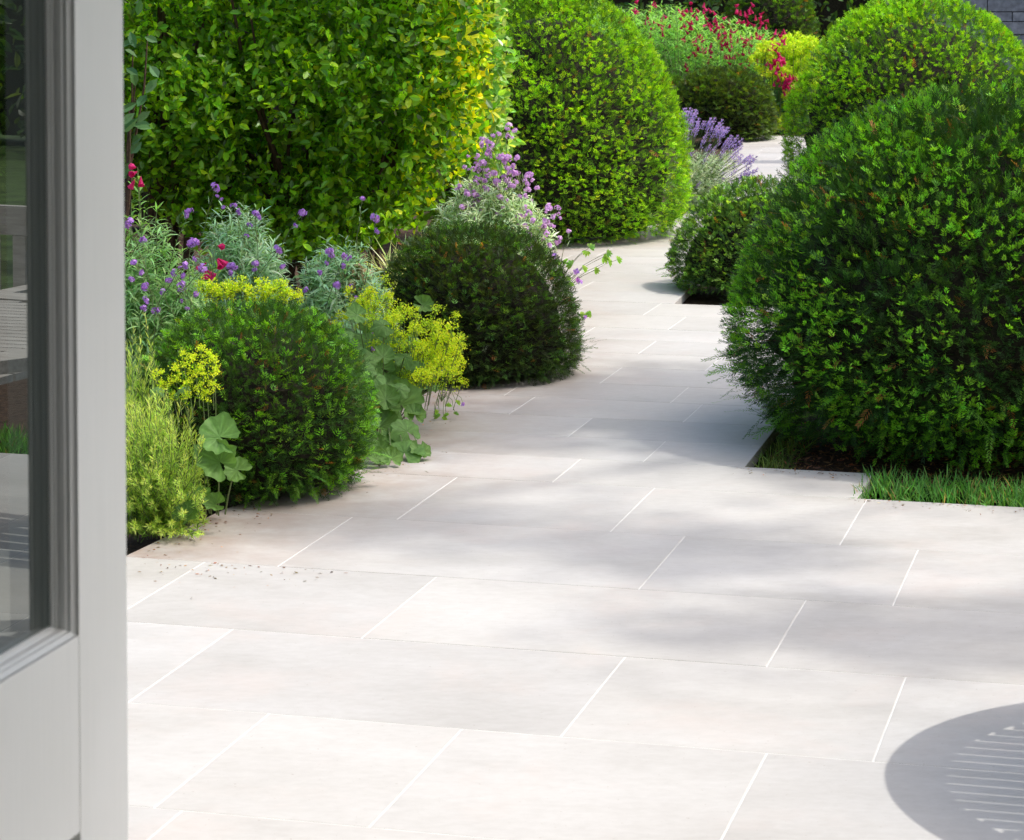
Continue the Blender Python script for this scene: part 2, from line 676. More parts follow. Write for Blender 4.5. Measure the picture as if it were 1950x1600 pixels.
# edges of the paving in (u, v): left and right limit as functions of v
LV = [(2.0, -5.5), (6.00, -5.5), (6.009, -5.5), (6.0091, -2.62), (6.61, -2.58), (7.21, -2.40), (7.9, -2.52), (8.5, -2.62), (9.0, -2.52), (9.36, -2.50), (10.1, -2.7),
      (11.5, -3.1), (13.0, -3.40), (13.3, -3.32), (13.9, -3.1), (15.1, -2.93), (15.13, -2.93), (16.2, -3.02), (17.5, -3.35), (21.5, -3.62), (22.4, -3.9)]
RV = [(2.0, 4.5), (7.2099, 4.5), (7.21, -0.88), (7.5799, -0.88), (7.58, -1.27), (10.39, -1.31), (10.391, 2.0), (11.2, 2.0), (11.201, -2.2),
      (12.0, -2.25), (14.0, -2.45), (15.5, -2.60), (18.0, -2.60), (21.0, -3.0), (22.4, -3.0)]


def lim(T, v):
    return float(np.interp(v, [a for a, _ in T], [b for _, b in T]))


rows = [2.41, 3.01, 3.61, 4.21, 4.81, 5.41, 6.01, 6.61, 7.21, 7.58, 7.93, 8.28, 8.64, 8.98, 9.36, 9.71, 10.06, 10.39, 10.8, 11.2]
while rows[-1] < 22.3:
    rows.append(rows[-1] + (0.37 if len(rows) % 3 else 0.33))
known = {4.21: [-1.78, -1.372, -0.76, 0.15], 4.81: [-2.09, -1.17, -.556, .36], 5.41: [-2.397, -1.78, -.857, .06], 6.01: [-2.2, -1.267, -.65, .25], 6.61: [-1.472, -.855, -.24],
         7.21: [-1.78], 7.58: [-1.585], 7.93: [-1.906], 8.28: [-1.596], 8.64: [-1.71], 8.98: [-2.04], 9.36: [-1.72], 9.71: [-2.05], 10.06: [-2.38, -1.62]}
paving = bpy.data.objects.new('patio_paving', None)
sc.collection.objects.link(paving)
paving['kind'] = 'structure'
paving['label'] = 'pale limestone patio and winding path laid in courses'
JW = 0.0034


def make_slab(poly):
    """poly: ccw list of (u, v) corners; chamfered slab"""
    c = np.mean(poly, axis=0)
    ins = []
    for p in poly:
        d = np.array(p) - c
        ins.append(np.array(p) - np.sign(d) * 0.0012)
    n = len(poly)
    dz = abs(rs.normal(0, .0003))
    V = [UV(p[0], p[1], dz) for p in ins] + [UV(p[0], p[1], dz - .0008) for p in poly] + [UV(p[0], p[1], -.035) for p in poly]
    # dust: how close each corner is to the left bed; subdivide the top along u for a smooth falloff
    Fc = [tuple(range(n))]
    for i in range(n):
        j = (i + 1) % n
        Fc.append((i, n + i, n + j, j))
        Fc.append((n + i, 2 * n + i, 2 * n + j, n + j))
    me = bpy.data.meshes.new('slab')
    me.from_pydata([tuple(v) for v in V], [], Fc)
    import bmesh
    bm = bmesh.new()
    bm.from_mesh(me)
    bmesh.ops.recalc_face_normals(bm, faces=bm.faces)
    top = max(bm.faces, key=lambda f: f.calc_area())
    if max(p[0] for p in poly) < -0.3 and c[1] > 5.3 and c[0] < lim(LV, c[1]) + 1.4 and c[1] < 14:
        bmesh.ops.subdivide_edges(bm, edges=list(top.edges), cuts=4, use_grid_fill=True)
    bm.to_mesh(me)
    bm.free()
    a = me.attributes.new('dust', 'FLOAT', 'POINT')
    vals = []
    for v in me.vertices:
        p = np.array(v.co)
        u, vv = p @ EU, p @ EV
        L = np.interp(vv, [a_ for a_, _ in LV], [b_ for _, b_ in LV])
        dl = (u + 2.62 if vv < 6.0 else u - L)
        if vv < 6.0:
            dl = math.hypot(max(0, -(u + 2.2)) * .2 + max(0, u + 2.3), 6.05 - vv) * 1.2
        vals.append(max(0, 1 - dl / .72) ** 1.25 * (0.85 if 5.2 < vv < 14 else .25))
    a.data.foreach_set('value', vals)
    link('slab', me, M_stone, paving)


for v0, v1 in zip(rows[:-1], rows[1:]):
    a0, a1 = v0 + 1e-3, v1 - 1e-3
    l0, l1, r0, r1 = lim(LV, a0), lim(LV, a1), lim(RV, a0), lim(RV, a1)
    if v0 == 6.01:
        l0 = -2.62
    ks = known.get(v0, [])
    if ks:
        js = list(ks)
    else:
        js = [rs.uniform(-2.6, -1.8) + (l0 + r0) / 2 + 2.2]
    u = js[0]
    while u > min(l0, l1):
        u -= rs.choice([.6, .92])
        js.insert(0, u)
    u = js[-1]
    while u < max(r0, r1):
        u += rs.choice([.6, .92])
        js.append(u)
    for ja, jb in zip(js[:-1], js[1:]):
        A0, A1 = max(ja + JW / 2, l0), max(ja + JW / 2, l1)
        B0, B1 = min(jb - JW / 2, r0), min(jb - JW / 2, r1)
        if B0 - A0 < .03 and B1 - A1 < .03:
            continue
        B0, B1 = max(B0, A0 + .01), max(B1, A1 + .01)
        make_slab([(A0, v0 + .0018), (B0, v0 + .0018), (B1, v1 - .0018), (A1, v1 - .0018)])

# mortar under the joints follows the same outline
V, Fc = [], []
for v0, v1 in zip(rows[:-1], rows[1:]):
    l0, l1, r0, r1 = lim(LV, v0 + 1e-3), lim(LV, v1 - 1e-3), lim(RV, v0 + 1e-3), lim(RV, v1 - 1e-3)
    if v0 == 6.01:
        l0 = -2.62
    o = len(V)
    V += [tuple(UV(l0 + .002, v0, -.0007)), tuple(UV(r0 - .002, v0, -.0007)), tuple(UV(r1 - .002, v1, -.0007)), tuple(UV(l1 + .002, v1, -.0007))]
    Fc.append((o, o + 1, o + 2, o + 3))
me = bpy.data.meshes.new('mortar_bed')
me.from_pydata(V, [], Fc)
link('mortar_bed', me, M_mortar, paving)


# soil beds: gently heaped grids just below the paving
def soil(name, u0, u1, v0, v1, z, amp, step=.06):
    nu, nv = max(2, int((u1 - u0) / step)), max(2, int((v1 - v0) / step))
    us, vs = np.linspace(u0, u1, nu), np.linspace(v0, v1, nv)
    uu, vv = np.meshgrid(us, vs)
    P = uu[..., None] * EU + vv[..., None] * EV
    h = z + amp * (wobble(P.reshape(-1, 3), 3, 9).reshape(uu.shape) * .5 + rs.normal(0, .25, uu.shape))
    P[..., 2] = h
    idx = np.arange(nu * nv).reshape(nv, nu)
    q = np.stack([idx[:-1, :-1], idx[:-1, 1:], idx[1:, 1:], idx[1:, :-1]], -1).reshape(-1, 4)
    me = bpy.data.meshes.new(name)
    me.from_pydata(P.reshape(-1, 3).tolist(), [], q.tolist())
    return link(name, me, M_soil, None, 'structure')


soil('soil_bed', -9, -1.9, 6.012, 24, -.055, .008, .08)
soil('soil_bed', -1.265, 5, 7.582, 10.385, -.045, .010, .05)
soil('soil_bed', -3.2, 3, 11.205, 24, -.045, .008, .08)
sheet('soil_bed', [UV(-9, 22.4), UV(3, 22.4), UV(3, 32), UV(-9, 32)], -.05, M_soil)

# bark chips and dead needles lying on the right-hand bed
f = Fol()
n = 5200
uu, vv = rs.uniform(-1.25, .6, n), 7.6 + rs.uniform(0, 1, n) ** 1.6 * .9
pos = uu[:, None] * EU + vv[:, None] * EV + UP * (-.036 + rs.uniform(0, .012, n))[:, None]
f.put(needle(.022, .006), pos, frames(norm(rs.normal(0, 1, (n, 3)) * [1, 1, .25]), norm(UP + rs.normal(0, .3, (n, 3)))), rs.uniform(.5, 1.4, n), jcol((.16, .085, .045), n, .5, .15))
n = 700
uu, vv = rs.uniform(-2.6, -2.2, n), rs.uniform(6.0, 9.5, n)
pos = uu[:, None] * EU + vv[:, None] * EV + UP * -.04
f.put(needle(.022, .006), pos, frames(norm(rs.normal(0, 1, (n, 3)) * [1, 1, .25]), norm(UP + rs.normal(0, .3, (n, 3)))), rs.uniform(.5, 1.4, n), jcol((.16, .085, .045), n, .5, .15))
f.build('bark_mulch', M_soft)

# crumbs of soil, dead needles and fallen petals blown on to the paving along the beds
f = Fol()
n = 1100
vv = rs.uniform(6.0, 12.5, n)
uu = np.interp(vv, [a for a, _ in LV], [b_ for _, b_ in LV]) + np.abs(rs.normal(0, .09, n)) + .02
k = rs.uniform(0, 1, n) < .07
uu[k] = rs.uniform(-2.6, -2.0, k.sum())
vv[k] = 6.0 - np.abs(rs.normal(0, .10, k.sum()))
k = (rs.uniform(0, 1, n) < .2)
uu[k] = -1.28 + rs.uniform(-.05, 1.5, k.sum())
vv[k] = 7.56 - np.abs(rs.normal(0, .05, k.sum())) - .37 * (uu[k] > -.9)
pos = uu[:, None] * EU + vv[:, None] * EV + UP * .002
f.put(needle(.012, .0045), pos, frames(norm(rs.normal(0, 1, (n, 3)) * [1, 1, .12]), norm(UP + rs.normal(0, .25, (n, 3)))), rs.uniform(.35, 1.3, n), jcol((.16, .09, .05), n, .5, .2))
f.build('leaf_litter', M_soft)

# turf edging strip
f = Fol()
n = 9500
uu = rs.uniform(-.90, 3.2, n)
vv = rs.uniform(7.215, 7.56, n)
pos = uu[:, None] * EU + vv[:, None] * EV + UP * -.02
front = np.clip((7.5 - vv) / .28, .25, 1)
d = norm(rs.normal(0, .35, (n, 3)) + UP - EV * .25 * front[:, None])
cols = jcol((.075, .19, .045), n, .35, .12)
b = rs.uniform(0, 1, n) < .06
cols[b] = jcol((.28, .2, .08), b.sum())
f.put(blade(.060, .0040, .6, 3, (1, 1, .7, .05)), pos, frames(d, rs.normal(0, 1, (n, 3))), rs.uniform(.5, 1.15, n), cols)
f.build('grass', M_soft)
f = Fol()
n = 420
t = rs.uniform(0, 1, n) ** 1.5
pos = np.array([UV(-1.25 + rs.uniform(0, .10), 7.6 + tt * .75, -.04) for tt in t])
f.put(blade(.07, .0034, .9, 3, (1, 1, .7, .05)), pos, frames(norm(rs.normal(0, .5, (n, 3)) + UP), rs.normal(0, 1, (n, 3))), rs.uniform(.5, 1.2, n), jcol((.08, .12, .03), n, .35))
f.build('grass_tuft', M_soft)

# ================================================================== HOUSE END AND DOOR
house = empty('house', UV(0, 1.45), 'pale rendered house front with an open doorway and a flat canopy added out of view to shade the door', 'house')
fr = lambda x, y, z: UV(x, y, z)
solid('wall', [bx(fr, -7, -1.16, 1.25, 1.5, -.1, 5.2), bx(fr, 1.3, 7, 1.25, 1.5, -.1, 5.2), bx(fr, -1.16, 1.3, 1.25, 1.5, 2.35, 5.2)], M_wall, house)
solid('sun_blocker', [bx(fr, -2.4, 0.3, 1.503, 2.83, 2.38, 2.52)], M_room, house)  # unseen overhang added to keep direct sun off the open door
solid('ceiling', [bx(fr, -3.2, 3.2, -3, 1.248, 2.45, 2.6)], M_room, house)
solid('room_wall', [bx(fr, -3.3, -3.2, -3, 1.247, -.1, 2.6), bx(fr, 3.2, 3.3, -3, 1.247, -.1, 2.6), bx(fr, -3.2, 3.2, -3.1, -3, -.1, 2.6)], M_room, house)
solid('room_floor', [bx(fr, -3.2, 3.2, -3, 2.409, -.1, -.004)], M_room, house)

EY = 2.70
Ept = W(240, 800, EY)
EU0, EV0 = Ept @ EU, Ept @ EV        # leading edge of the open leaf
door = empty('garden_door', (Ept[0], Ept[1], 0.02), 'open grey-white painted glazed door seen edge-on at the left', 'door')
dr = lambda x, d, z: UV(EU0 - d, EV0 - x, z)     # x from the leading edge to the hinge, d into the thickness
SW = 0.123
rz = W(145, 1210, EY - SW * math.cos(TH))[2]       # top of the middle rail
DL = 0.90
TK = 0.078
solid('stile', [bx(dr, 0, SW, 0, TK, .03, 2.2)], M_paint, door, bev=.0015)
solid('stile', [bx(dr, DL - SW, DL, 0, TK, .03, 2.2)], M_paint, door, bev=.0015)
RH = .205
solid('rail', [bx(dr, SW, DL - SW, 0.0004, TK, rz - RH, rz)], M_paint, door, bev=.001)
solid('rail', [bx(dr, SW, DL - SW, 0.0004, TK, .03, .25)], M_paint, door, bev=.001)
solid('rail', [bx(dr, SW, DL - SW, 0.0004, TK, 2.08, 2.2)], M_paint, door, bev=.001)
solid('panel', [bx(dr, SW, DL - SW, .022, .05, .25, rz - RH)], M_paint, door)
prof = [(0, .0008), (0.0, .003), (.0022, .0055), (.0045, .007), (.0045, .011), (.0065, .0125), (.0072, .0165), (.0065, .0205), (.0085, .022), (.0085, .0245), (.0105, .0248), (.0105, .028)]
gz0, gz1 = rz, 2.08
sweep('glazing_bead', prof, lambda a, p, d: dr(SW + p, d, a), lambda p: gz0 + p, lambda p: gz1 - p, M_paint, door)
sweep('glazing_bead', prof, lambda a, p, d: dr(DL - SW - p, d, a), lambda p: gz0 + p, lambda p: gz1 - p, M_paint, door)
sweep('glazing_bead', prof, lambda a, p, d: dr(a, d, gz0 + p), lambda p: SW + p, lambda p: DL - SW - p, M_paint, door)
sweep('glazing_bead', prof, lambda a, p, d: dr(a, d, gz1 - p), lambda p: SW + p, lambda p: DL - SW - p, M_paint, door)
me = quad_mesh('pane', [[dr(DL - SW - .001, .028, gz0 + .001), dr(SW + .001, .028, gz0 + .001), dr(SW + .001, .028, gz1 - .001), dr(DL - SW - .001, .028, gz1 - .001)]])
link('pane', me, M_glass, door)

# ================================================================== TEAK TABLE (its slatted shadow falls into the picture) AND CHAIRS
shc = np.array([1.315, 4.615])
off = 0.74 / math.tan(rad(SUN_EL))
tc_ = shc + off * np.array([math.cos(rad(SUN_AZ)), math.sin(rad(SUN_AZ))])
table = empty('garden_table', (tc_[0], tc_[1], 0), 'round weathered teak garden table with a slatted top', 'table')
tu, tv = np.array([*tc_, 0]) @ EU, np.array([*tc_, 0]) @ EV
TR = .62
tf = lambda x, y, z: UV(tu + x, tv + y, z)
q = []
ns = 72
for i in range(ns):
    a, b = 2 * math.pi * i / ns, 2 * math.pi * (i + 1) / ns
    for (r0, z0, r1, z1) in ((TR, .745, TR - .10, .745), (TR - .10, .745, TR - .10, .718), (TR - .10, .718, TR, .718), (TR, .718, TR, .745)):
        q.append([tf(r0 * math.cos(a), r0 * math.sin(a), z0), tf(r0 * math.cos(b), r0 * math.sin(b), z0), tf(r1 * math.cos(b), r1 * math.sin(b), z1), tf(r1 * math.cos(a), r1 * math.sin(a), z1)])
link('rim', quad_mesh('rim', q), M_teak, table)
y = -TR + .125
while y < TR - .12:
    y1 = min(y + .046, TR - .12)
    hw = math.sqrt(max(0, (TR - .098) ** 2 - max(abs(y), abs(y1)) ** 2))
    if hw > .04:
        solid('slat', [bx(tf, -hw, hw, y, y1 - .0045, .734, .743)], M_teak, table)
    y += .046
solid('apron', [bx(tf, -.3, .3, -.32, -.295, .63, .717)], M_teak, table)
solid('apron', [bx(tf, -.3, .3, .295, .32, .63, .717)], M_teak, table)
for sx in (-1, 1):
    for sy in (-1, 1):
        solid('leg', [bx(tf, sx * .34 - .03, sx * .34 + .03, sy * .34 - .03, sy * .34 + .03, 0.001, .717)], M_teak, table, bev=.003)


def chair(u, v, rot, label):
    c, s = math.cos(rot), math.sin(rot)
    g = lambda x, y, z: UV(u + x * c - y * s, v + x * s + y * c, z)
    r = empty('garden_chair', UV(u, v), label, 'chair', 'teak garden chairs')
    for i in range(6):
        solid('seat_slat', [bx(g, -.25, .25, -.24 + i * .078, -.175 + i * .078, .425, .445)], M_teak, r)
    for sx in (-1, 1):
        solid('leg', [bx(g, sx * .25 - .022, sx * .25 + .022, -.25, -.205, .001, .64)], M_teak, r)
        solid('leg', [bx(g, sx * .25 - .022, sx * .25 + .022, .235, .28, .001, .86)], M_teak, r)
        solid('armrest', [bx(g, sx * .25 - .03, sx * .25 + .03, -.27, .232, .643, .668)], M_teak, r)
    solid('seat_rail', [bx(g, -.226, .226, -.248, -.22, .35, .423)], M_teak, r)
    solid('back_rail', [bx(g, -.226, .226, .243, .27, .78, .86)], M_teak, r)
    solid('back_rail', [bx(g, -.226, .226, .243, .27, .45, .51)], M_teak, r)
    for i in range(5):
        solid('back_slat', [bx(g, -.2 + i * .09, -.16 + i * .09, .247, .262, .512, .778)], M_teak, r)


chair(.98, 6.15, .15, 'weathered teak chair behind the round table, mirrored in the door glass')
chair(1.9, 5.0, -1.5, 'weathered teak chair at the far side of the round table')

# ================================================================== CLIPPED DOMES
D1 = Dome(266, 700, 800, 588, 7.36, p=2.2, base=.80, seed=1)
yew('yew_dome', D1, 'small clipped yew dome nearest the door, left of the path', 6800, 3200,
    (.030, .072, .017), (.10, .24, .020), nl=.013, nw=.0024, npair=6, slen=.03, brown=.02, upb=.2, tipclump=.6)
D2 = Dome(702, 1098, 672, 432, 9.45, p=2.25, base=.86, seed=2, amp=.025)
yew('yew_dome', D2, 'dark low yew dome beside the path in front of the lilac wallflower', 7300, 2600,
    (.026, .046, .017), (.050, .115, .024), nl=.014, nw=.0027, npair=6, slen=.034, brown=.012, upb=.1, tipclump=.6)
D3 = Dome(802, 1306, 330, -30, 14.35, p=1.8, base=.80, seed=3, amp=.03)
yew('yew_dome', D3, 'tall bright green sunlit yew dome left of the path behind the lilac wallflower', 8600, 13800,
    (.055, .125, .012), (.20, .385, .014), nl=.019, nw=.0044, npair=5, tips_=1.05, slen=.05, brown=.02, tipk=1.3, upb=.3, tipclump=.5, low=.9)
D4 = Dome(1402, 2330, 620, 170, 8.22, p=1.85, base=.74, seed=4, amp=.035)
yew('yew_dome', D4, 'largest yew on the right, dark green with pale shoot tips, over the turf strip', 15500, 12200,
    (.022, .058, .016), (.11, .275, .022), nl=.018, nw=.0034, npair=8, slen=.055, tips_=.92, brown=.025, low=.92, corek=.84, upb=.15, tipk=1.3, tipclump=.9, depth=.22, front=.33)
D5 = Dome(1502, 2000, 250, -8, 15.4, p=1.8, base=.84, seed=5, amp=.025)
yew('yew_dome', D5, 'tall yew dome at upper right, sunlit top, in front of the slate wall', 8600, 13800,
    (.050, .12, .013), (.18, .365, .014), nl=.019, nw=.0044, npair=5, tips_=1.05, slen=.05, brown=.02, tipk=1.2, upb=.25, tipclump=.5)
D6 = Dome(1283, 1640, 515, 346, 11.98, p=1.9, base=.80, seed=6, amp=.04)
yew('yew_dome', D6, 'small low dome at the bare soil corner, half hidden by the largest yew', 5400, 2600,
    (.045, .095, .028), (.13, .25, .04), nl=.015, nw=.0040, npair=5, slen=.032, brown=.02, upb=.2, tipclump=.5)
D7 = Dome(1282, 1469, 215, 134, 22.3, p=2.2, base=.86, seed=7)
yew('yew_dome', D7, 'dark little dome behind the lavender where the path bends away', 3200, 1200,
    (.032, .052, .018), (.065, .12, .022), nl=.028, nw=.0065, npair=4, slen=.055, brown=.02, upb=.1)
D8 = Dome(1235, 1335, 215, 152, 23.4, p=2.2, base=.86, seed=8)
yew('yew_dome', D8, 'small olive green dome just behind the tall sunlit one, beside the dark little dome', 1600, 1000,
    (.035, .07, .018), (.08, .16, .02), nl=.028, nw=.0065, npair=4, slen=.055, brown=.04)
D9 = Dome(1385, 1548, 60, -60, 27.5, p=2.2, base=.86, seed=9)
yew('yew_dome', D9, 'farthest clipped yew, behind the crimson penstemons at the top of the garden', 2400, 1500,
    (.03, .06, .018), (.07, .15, .02), nl=.034, nw=.008, npair=4, slen=.07, brown=.04)


# ================================================================== GLOSSY HEDGE SHRUB
def hedge():
    root = empty('evergreen_shrub', (-.9, 11.6, 0), 'big glossy-leaved evergreen shrub filling the upper left, sunlight painted yellow along its right edge', 'shrub')
    xs = [100, 245, 300, 400, 560, 700, 800, 870, 930, 960]
    ys = [330, 380, 420, 470, 492, 475, 432, 350, 250, 120]
    Y0 = 10.9
    lowX = np.array([W(x, y, Y0)[0] for x, y in zip(xs, ys)])
    lowZ = np.array([W(x, y, Y0)[2] for x, y in zip(xs, ys)])
    xr = W(945, 200, Y0)[0]
    n = 9300
    P = []
    while len(P) < n:
        X = rs.uniform(-2.3, xr + .02)
        Y = Y0 - .25 + rs.uniform(0, 1) ** 1.25 * 1.25
        lo = np.interp(X, lowX, lowZ)
        Z = lo + rs.uniform(0, 1) * (1.85 - lo)
        if Z > 1.6 and rs.uniform() < .5:
            continue
        k = .16 * wobble(np.array([[X, 0, Z]]), 21, 9)[0]
        edge = xr - X
        if Y < Y0 - .17 + k + 1.1 * max(0, .42 - edge) ** 1.6 + .6 * max(0, Z - 1.3) ** 2:
            continue
        if edge < .05 + .05 * wobble(np.array([[Y, 1, Z]]), 5, 9)[0]:
            continue
        if rs.uniform() < .72 and Y < Y0 + .35 and wobble(np.array([[X, 3, Z]]), 44, 11)[0] < -.42:
            continue
        # thin, open places low down where the stems show
        wv = wobble(np.array([[X, Y * .3, Z]]), 33, 5)[0]
        if Z < .95 and wv < -.55 and rs.uniform() < .8:
            continue
        if X < -1.42 and rs.uniform() < .35:
            continue
        P.append((X, Y, Z))
    P = np.array(P)
    f = Fol()
    lf = [broad(.052, .030, .25, .10), broad(.046, .024, .4, .2), broad(.058, .030, .15, -.05), broad(.040, .026, .3, .25)]
    nl = 7
    M = n * nl
    PP = np.repeat(P, nl, 0)
    outw = norm(np.stack([np.clip((PP[:, 0] + .9) * .9, -.5, 1), -np.ones(M) * np.clip(1.6 - (PP[:, 1] - Y0), .3, 1.5), (PP[:, 2] - 1.0) * .6 + .3], -1))
    ax = np.repeat(norm(outw[::nl] + rs.normal(0, .5, (n, 3))), nl, 0)
    d = norm(ax * .75 + rs.normal(0, .75, (M, 3)))
    hint = norm(ax + rs.normal(0, .35, (M, 3)) + UP * .4)
    R = frames(d, hint)
    PP = PP + ax * rs.uniform(-.04, .02, (M, 1))
    sun_tint = np.clip((PP[:, 0] - (xr - .42)) / .42, 0, 1) * .62 + np.clip((PP[:, 2] - 1.35) / .4, 0, 1) * .25  # right-edge sunlight painted as yellower leaf colour; yellower towards the top too
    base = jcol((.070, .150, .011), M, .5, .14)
    sun_yellow = jcol((.42, .44, .02), M, .25, .12)
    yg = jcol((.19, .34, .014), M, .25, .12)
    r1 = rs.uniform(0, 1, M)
    col = np.where((r1 < sun_tint * .75)[:, None], sun_yellow, np.where((r1 < .28 + sun_tint * .5)[:, None], yg, base))
    idx = rs.integers(0, 4, M)
    s = rs.uniform(.5, 1.12, M)
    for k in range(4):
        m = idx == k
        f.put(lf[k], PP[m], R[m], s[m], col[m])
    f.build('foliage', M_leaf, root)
    # the leaves nearest the terrace, one by one
    meshes = []
    for i in range(9):
        c = [(.05, .13, .015), (.09, .21, .02), (.14, .27, .02)][i % 3]
        L = broad(.058, .034, .22, .12) if i < 5 else broad(.064, .030, .35, .2)
        meshes.append(quad_mesh('leaf', L, jcol(c, len(L), .1)))
    cnt = 0
    while cnt < 290:
        X = rs.uniform(-1.6, xr - .03)
        lo = np.interp(X, lowX, lowZ)
        Z = lo + rs.uniform(.02, 1) * (1.56 - lo)
        k = .16 * wobble(np.array([[X, 0, Z]]), 21, 9)[0]
        Y = Y0 - .19 + k + 1.1 * max(0, .42 - (xr - X)) ** 1.6 - rs.uniform(0, .05)
        me = meshes[rs.integers(0, 9)]
        o = link('leaf', me, M_leaf, root)
        d = norm(rs.normal(0, .8, 3) + np.array([.3, -.35, .2]))
        R = frames(d[None], norm(np.array([[0, -.8, .6]]) + rs.normal(0, .35, (1, 3))))[0]
        sc1 = rs.uniform(.55, .95)
        mm = Matrix([[*(R[i] * sc1), v] for i, v in enumerate((X + .9, Y - 11.6, Z))] + [[0, 0, 0, 1]])
        o.matrix_parent_inverse = Matrix.Identity(4)
        o.matrix_basis = mm
        cnt += 1
    t = Fol()
    for k in range(16):
        bx0 = np.array([rs.normal(-.86, .16), 11.4 + rs.normal(0, .12), -.03])
        e = np.array([rs.uniform(-1.6, -.2), rs.uniform(10.9, 11.9), rs.uniform(.9, 1.7)])
        t.raw(tube_quads(arc(bx0, e, -.06, 7, .025), rs.uniform(.012, .028), .004, 6), (.1,) * 3)
    for k in range(9):
        bx0 = np.array([rs.normal(-1.55, .12), 11.2 + rs.normal(0, .15), -.03])
        e = bx0 + [rs.normal(0, .15), rs.normal(0, .1), 1.6]
        t.raw(tube_quads(arc(bx0, e, 0, 6, .02), rs.uniform(.015, .03), .008, 6), (.1,) * 3)
    t.build('stem', M_bark, root, None)


hedge()


def leafy_cloud(name, label, cat, root_xy, pts, protos, cols, mat, outc, spread=.7, group=None, stems=8, scl=(.7, 1.2)):
    """shrub built as whorls of leaves round the points pts, facing away from outc"""
    root = empty(name, (*root_xy, 0), label, cat, group)
    f = Fol()
    nl = 6
    n = len(pts)
    PP = np.repeat(pts, nl, 0)
    M = n * nl
    ax = norm(PP - np.asarray(outc) + rs.normal(0, .15, (M, 3)))
    d = norm(ax + rs.normal(0, spread, (M, 3)))
    R = frames(d, norm(ax + UP * .5 + rs.normal(0, .4, (M, 3))))
    idx = rs.integers(0, len(protos), M)
    s = rs.uniform(*scl, M)
    for k in range(len(protos)):
        m = idx == k
        ci = cols[k % len(cols)]
        f.put(protos[k], PP[m], R[m], s[m], jcol(ci, m.sum(), .25))
    f.build('foliage', mat, root)
    t = Fol()
    for k in range(stems):
        e = pts[rs.integers(0, n)]
        t.raw(tube_quads(arc([root_xy[0] + rs.normal(0, .03), root_xy[1], -.03], e, .02, 5, .01), .01, .003, 5), (.1,) * 3)
    t.build('stem', M_bark, root, None)
    return root


# pale-leaved shrub peeping out right of the glossy one
n = 330
pp = np.stack([rs.normal(-.09, .04, n), rs.uniform(12.2, 12.7, n), rs.uniform(.5, 1.8, n)], -1)
leafy_cloud('variegated_shrub', 'slim pale-edged shrub between the sunlit-painted hedge edge and the tall sunlit dome', 'shrub', (-.05, 12.7), pp,
            [broad(.06, .026, .2, .1), broad(.05, .022, .3, -.1)], [(.12, .24, .06), (.26, .33, .15)], M_leaf, (-.3, 13.2, 1.0), stems=1)
# dull big-leaved shrub at the far left against the shade
root = empty('viburnum_shrub', (-1.62, 10.55, 0), 'dull dark shrub with large smooth oval leaves beside the door edge', 'shrub')
for i, (x, y) in enumerate([(262, 110), (285, 125), (258, 165), (262, 195), (280, 180), (257, 215), (287, 212), (252, 240), (262, 225), (270, 270), (250, 275), (262, 30), (255, 8), (275, 70), (248, 60), (300, 150),
                            (240, 130), (235, 250), (225, 180), (245, 310), (228, 90), (290, 245)]):
    p = W(x, y, 10.45 + rs.uniform(-.05, .05))
    L = broad(rs.uniform(.06, .09), rs.uniform(.034, .045), .15, .15)
    d = norm(np.array([rs.normal(0, .8), -.3, rs.normal(-.2, .7)]))
    R = frames(d[None], np.array([[.1, -.85, .5]]) + rs.normal(0, .2, (1, 3)))[0]
    Q = (L @ R.T) + p
    link('leaf', quad_mesh('leaf', Q, jcol((.055, .12, .05), 2, .15)), M_soft, root)
t = Fol()
for k in range(6):
    t.raw(tube_quads(arc([-1.62 + rs.normal(0, .03), 10.55, -.03], W(rs.uniform(245, 290), rs.uniform(0, 220), 10.5), .0, 6, .01), .012, .003, 5), (.1,) * 3)
t.build('stem', M_bark, root, None)


# ================================================================== HERBACEOUS PLANTS
def stems_with_leaves(f, t, base, tips, nleaf, protos, col, lo=.35, ang=.9, r=.0022, scl=(.7, 1.15), lift=.1, spread_base=.04, v=.25, colt=None):
    """leafy stems from base to each tip; leaves set round the upper part"""
    for tip in tips:
        b = np.array(base) + np.array([rs.normal(0, spread_base), rs.normal(0, spread_base), 0])
        pl = arc(b, tip, lift, 5, .004)
        if t is not None:
            t.raw(tube_quads(pl, r, r * .5, 3), (.2, .3, .1))
        pl = np.array(pl)
        m = nleaf
        tt = lo + (1 - lo) * rs.uniform(0, 1, m) ** .7
        x = tt * (len(pl) - 1)
        i = np.minimum(x.astype(int), len(pl) - 2)
        fr_ = (x - i)[:, None]
        pos = pl[i] * (1 - fr_) + pl[i + 1] * fr_
        axd = norm(pl[i + 1] - pl[i])
        rnd = rs.normal(0, 1, (m, 3))
        side = norm(rnd - axd * (rnd * axd).sum(-1, keepdims=True))
        a = ang * (1.15 - .55 * tt[:, None])
        d = norm(axd * np.cos(a) + side * np.sin(a))
        R = frames(d, norm(axd + rs.normal(0, .15, (m, 3))))
        idx = rs.integers(0, len(protos), m)
        s = rs.uniform(*scl, m) * (1 - .35 * (tt > .93))
        c = jcol(col, m, v, .1)
        if colt is not None:
            k = (tt ** 2)[:, None]
            c = c * (1 - k) + jcol(colt, m, v, .1) * k
        for k in range(len(protos)):
            mk = idx == k
            f.put(protos[k], pos[mk], R[mk], s[mk], c[mk])


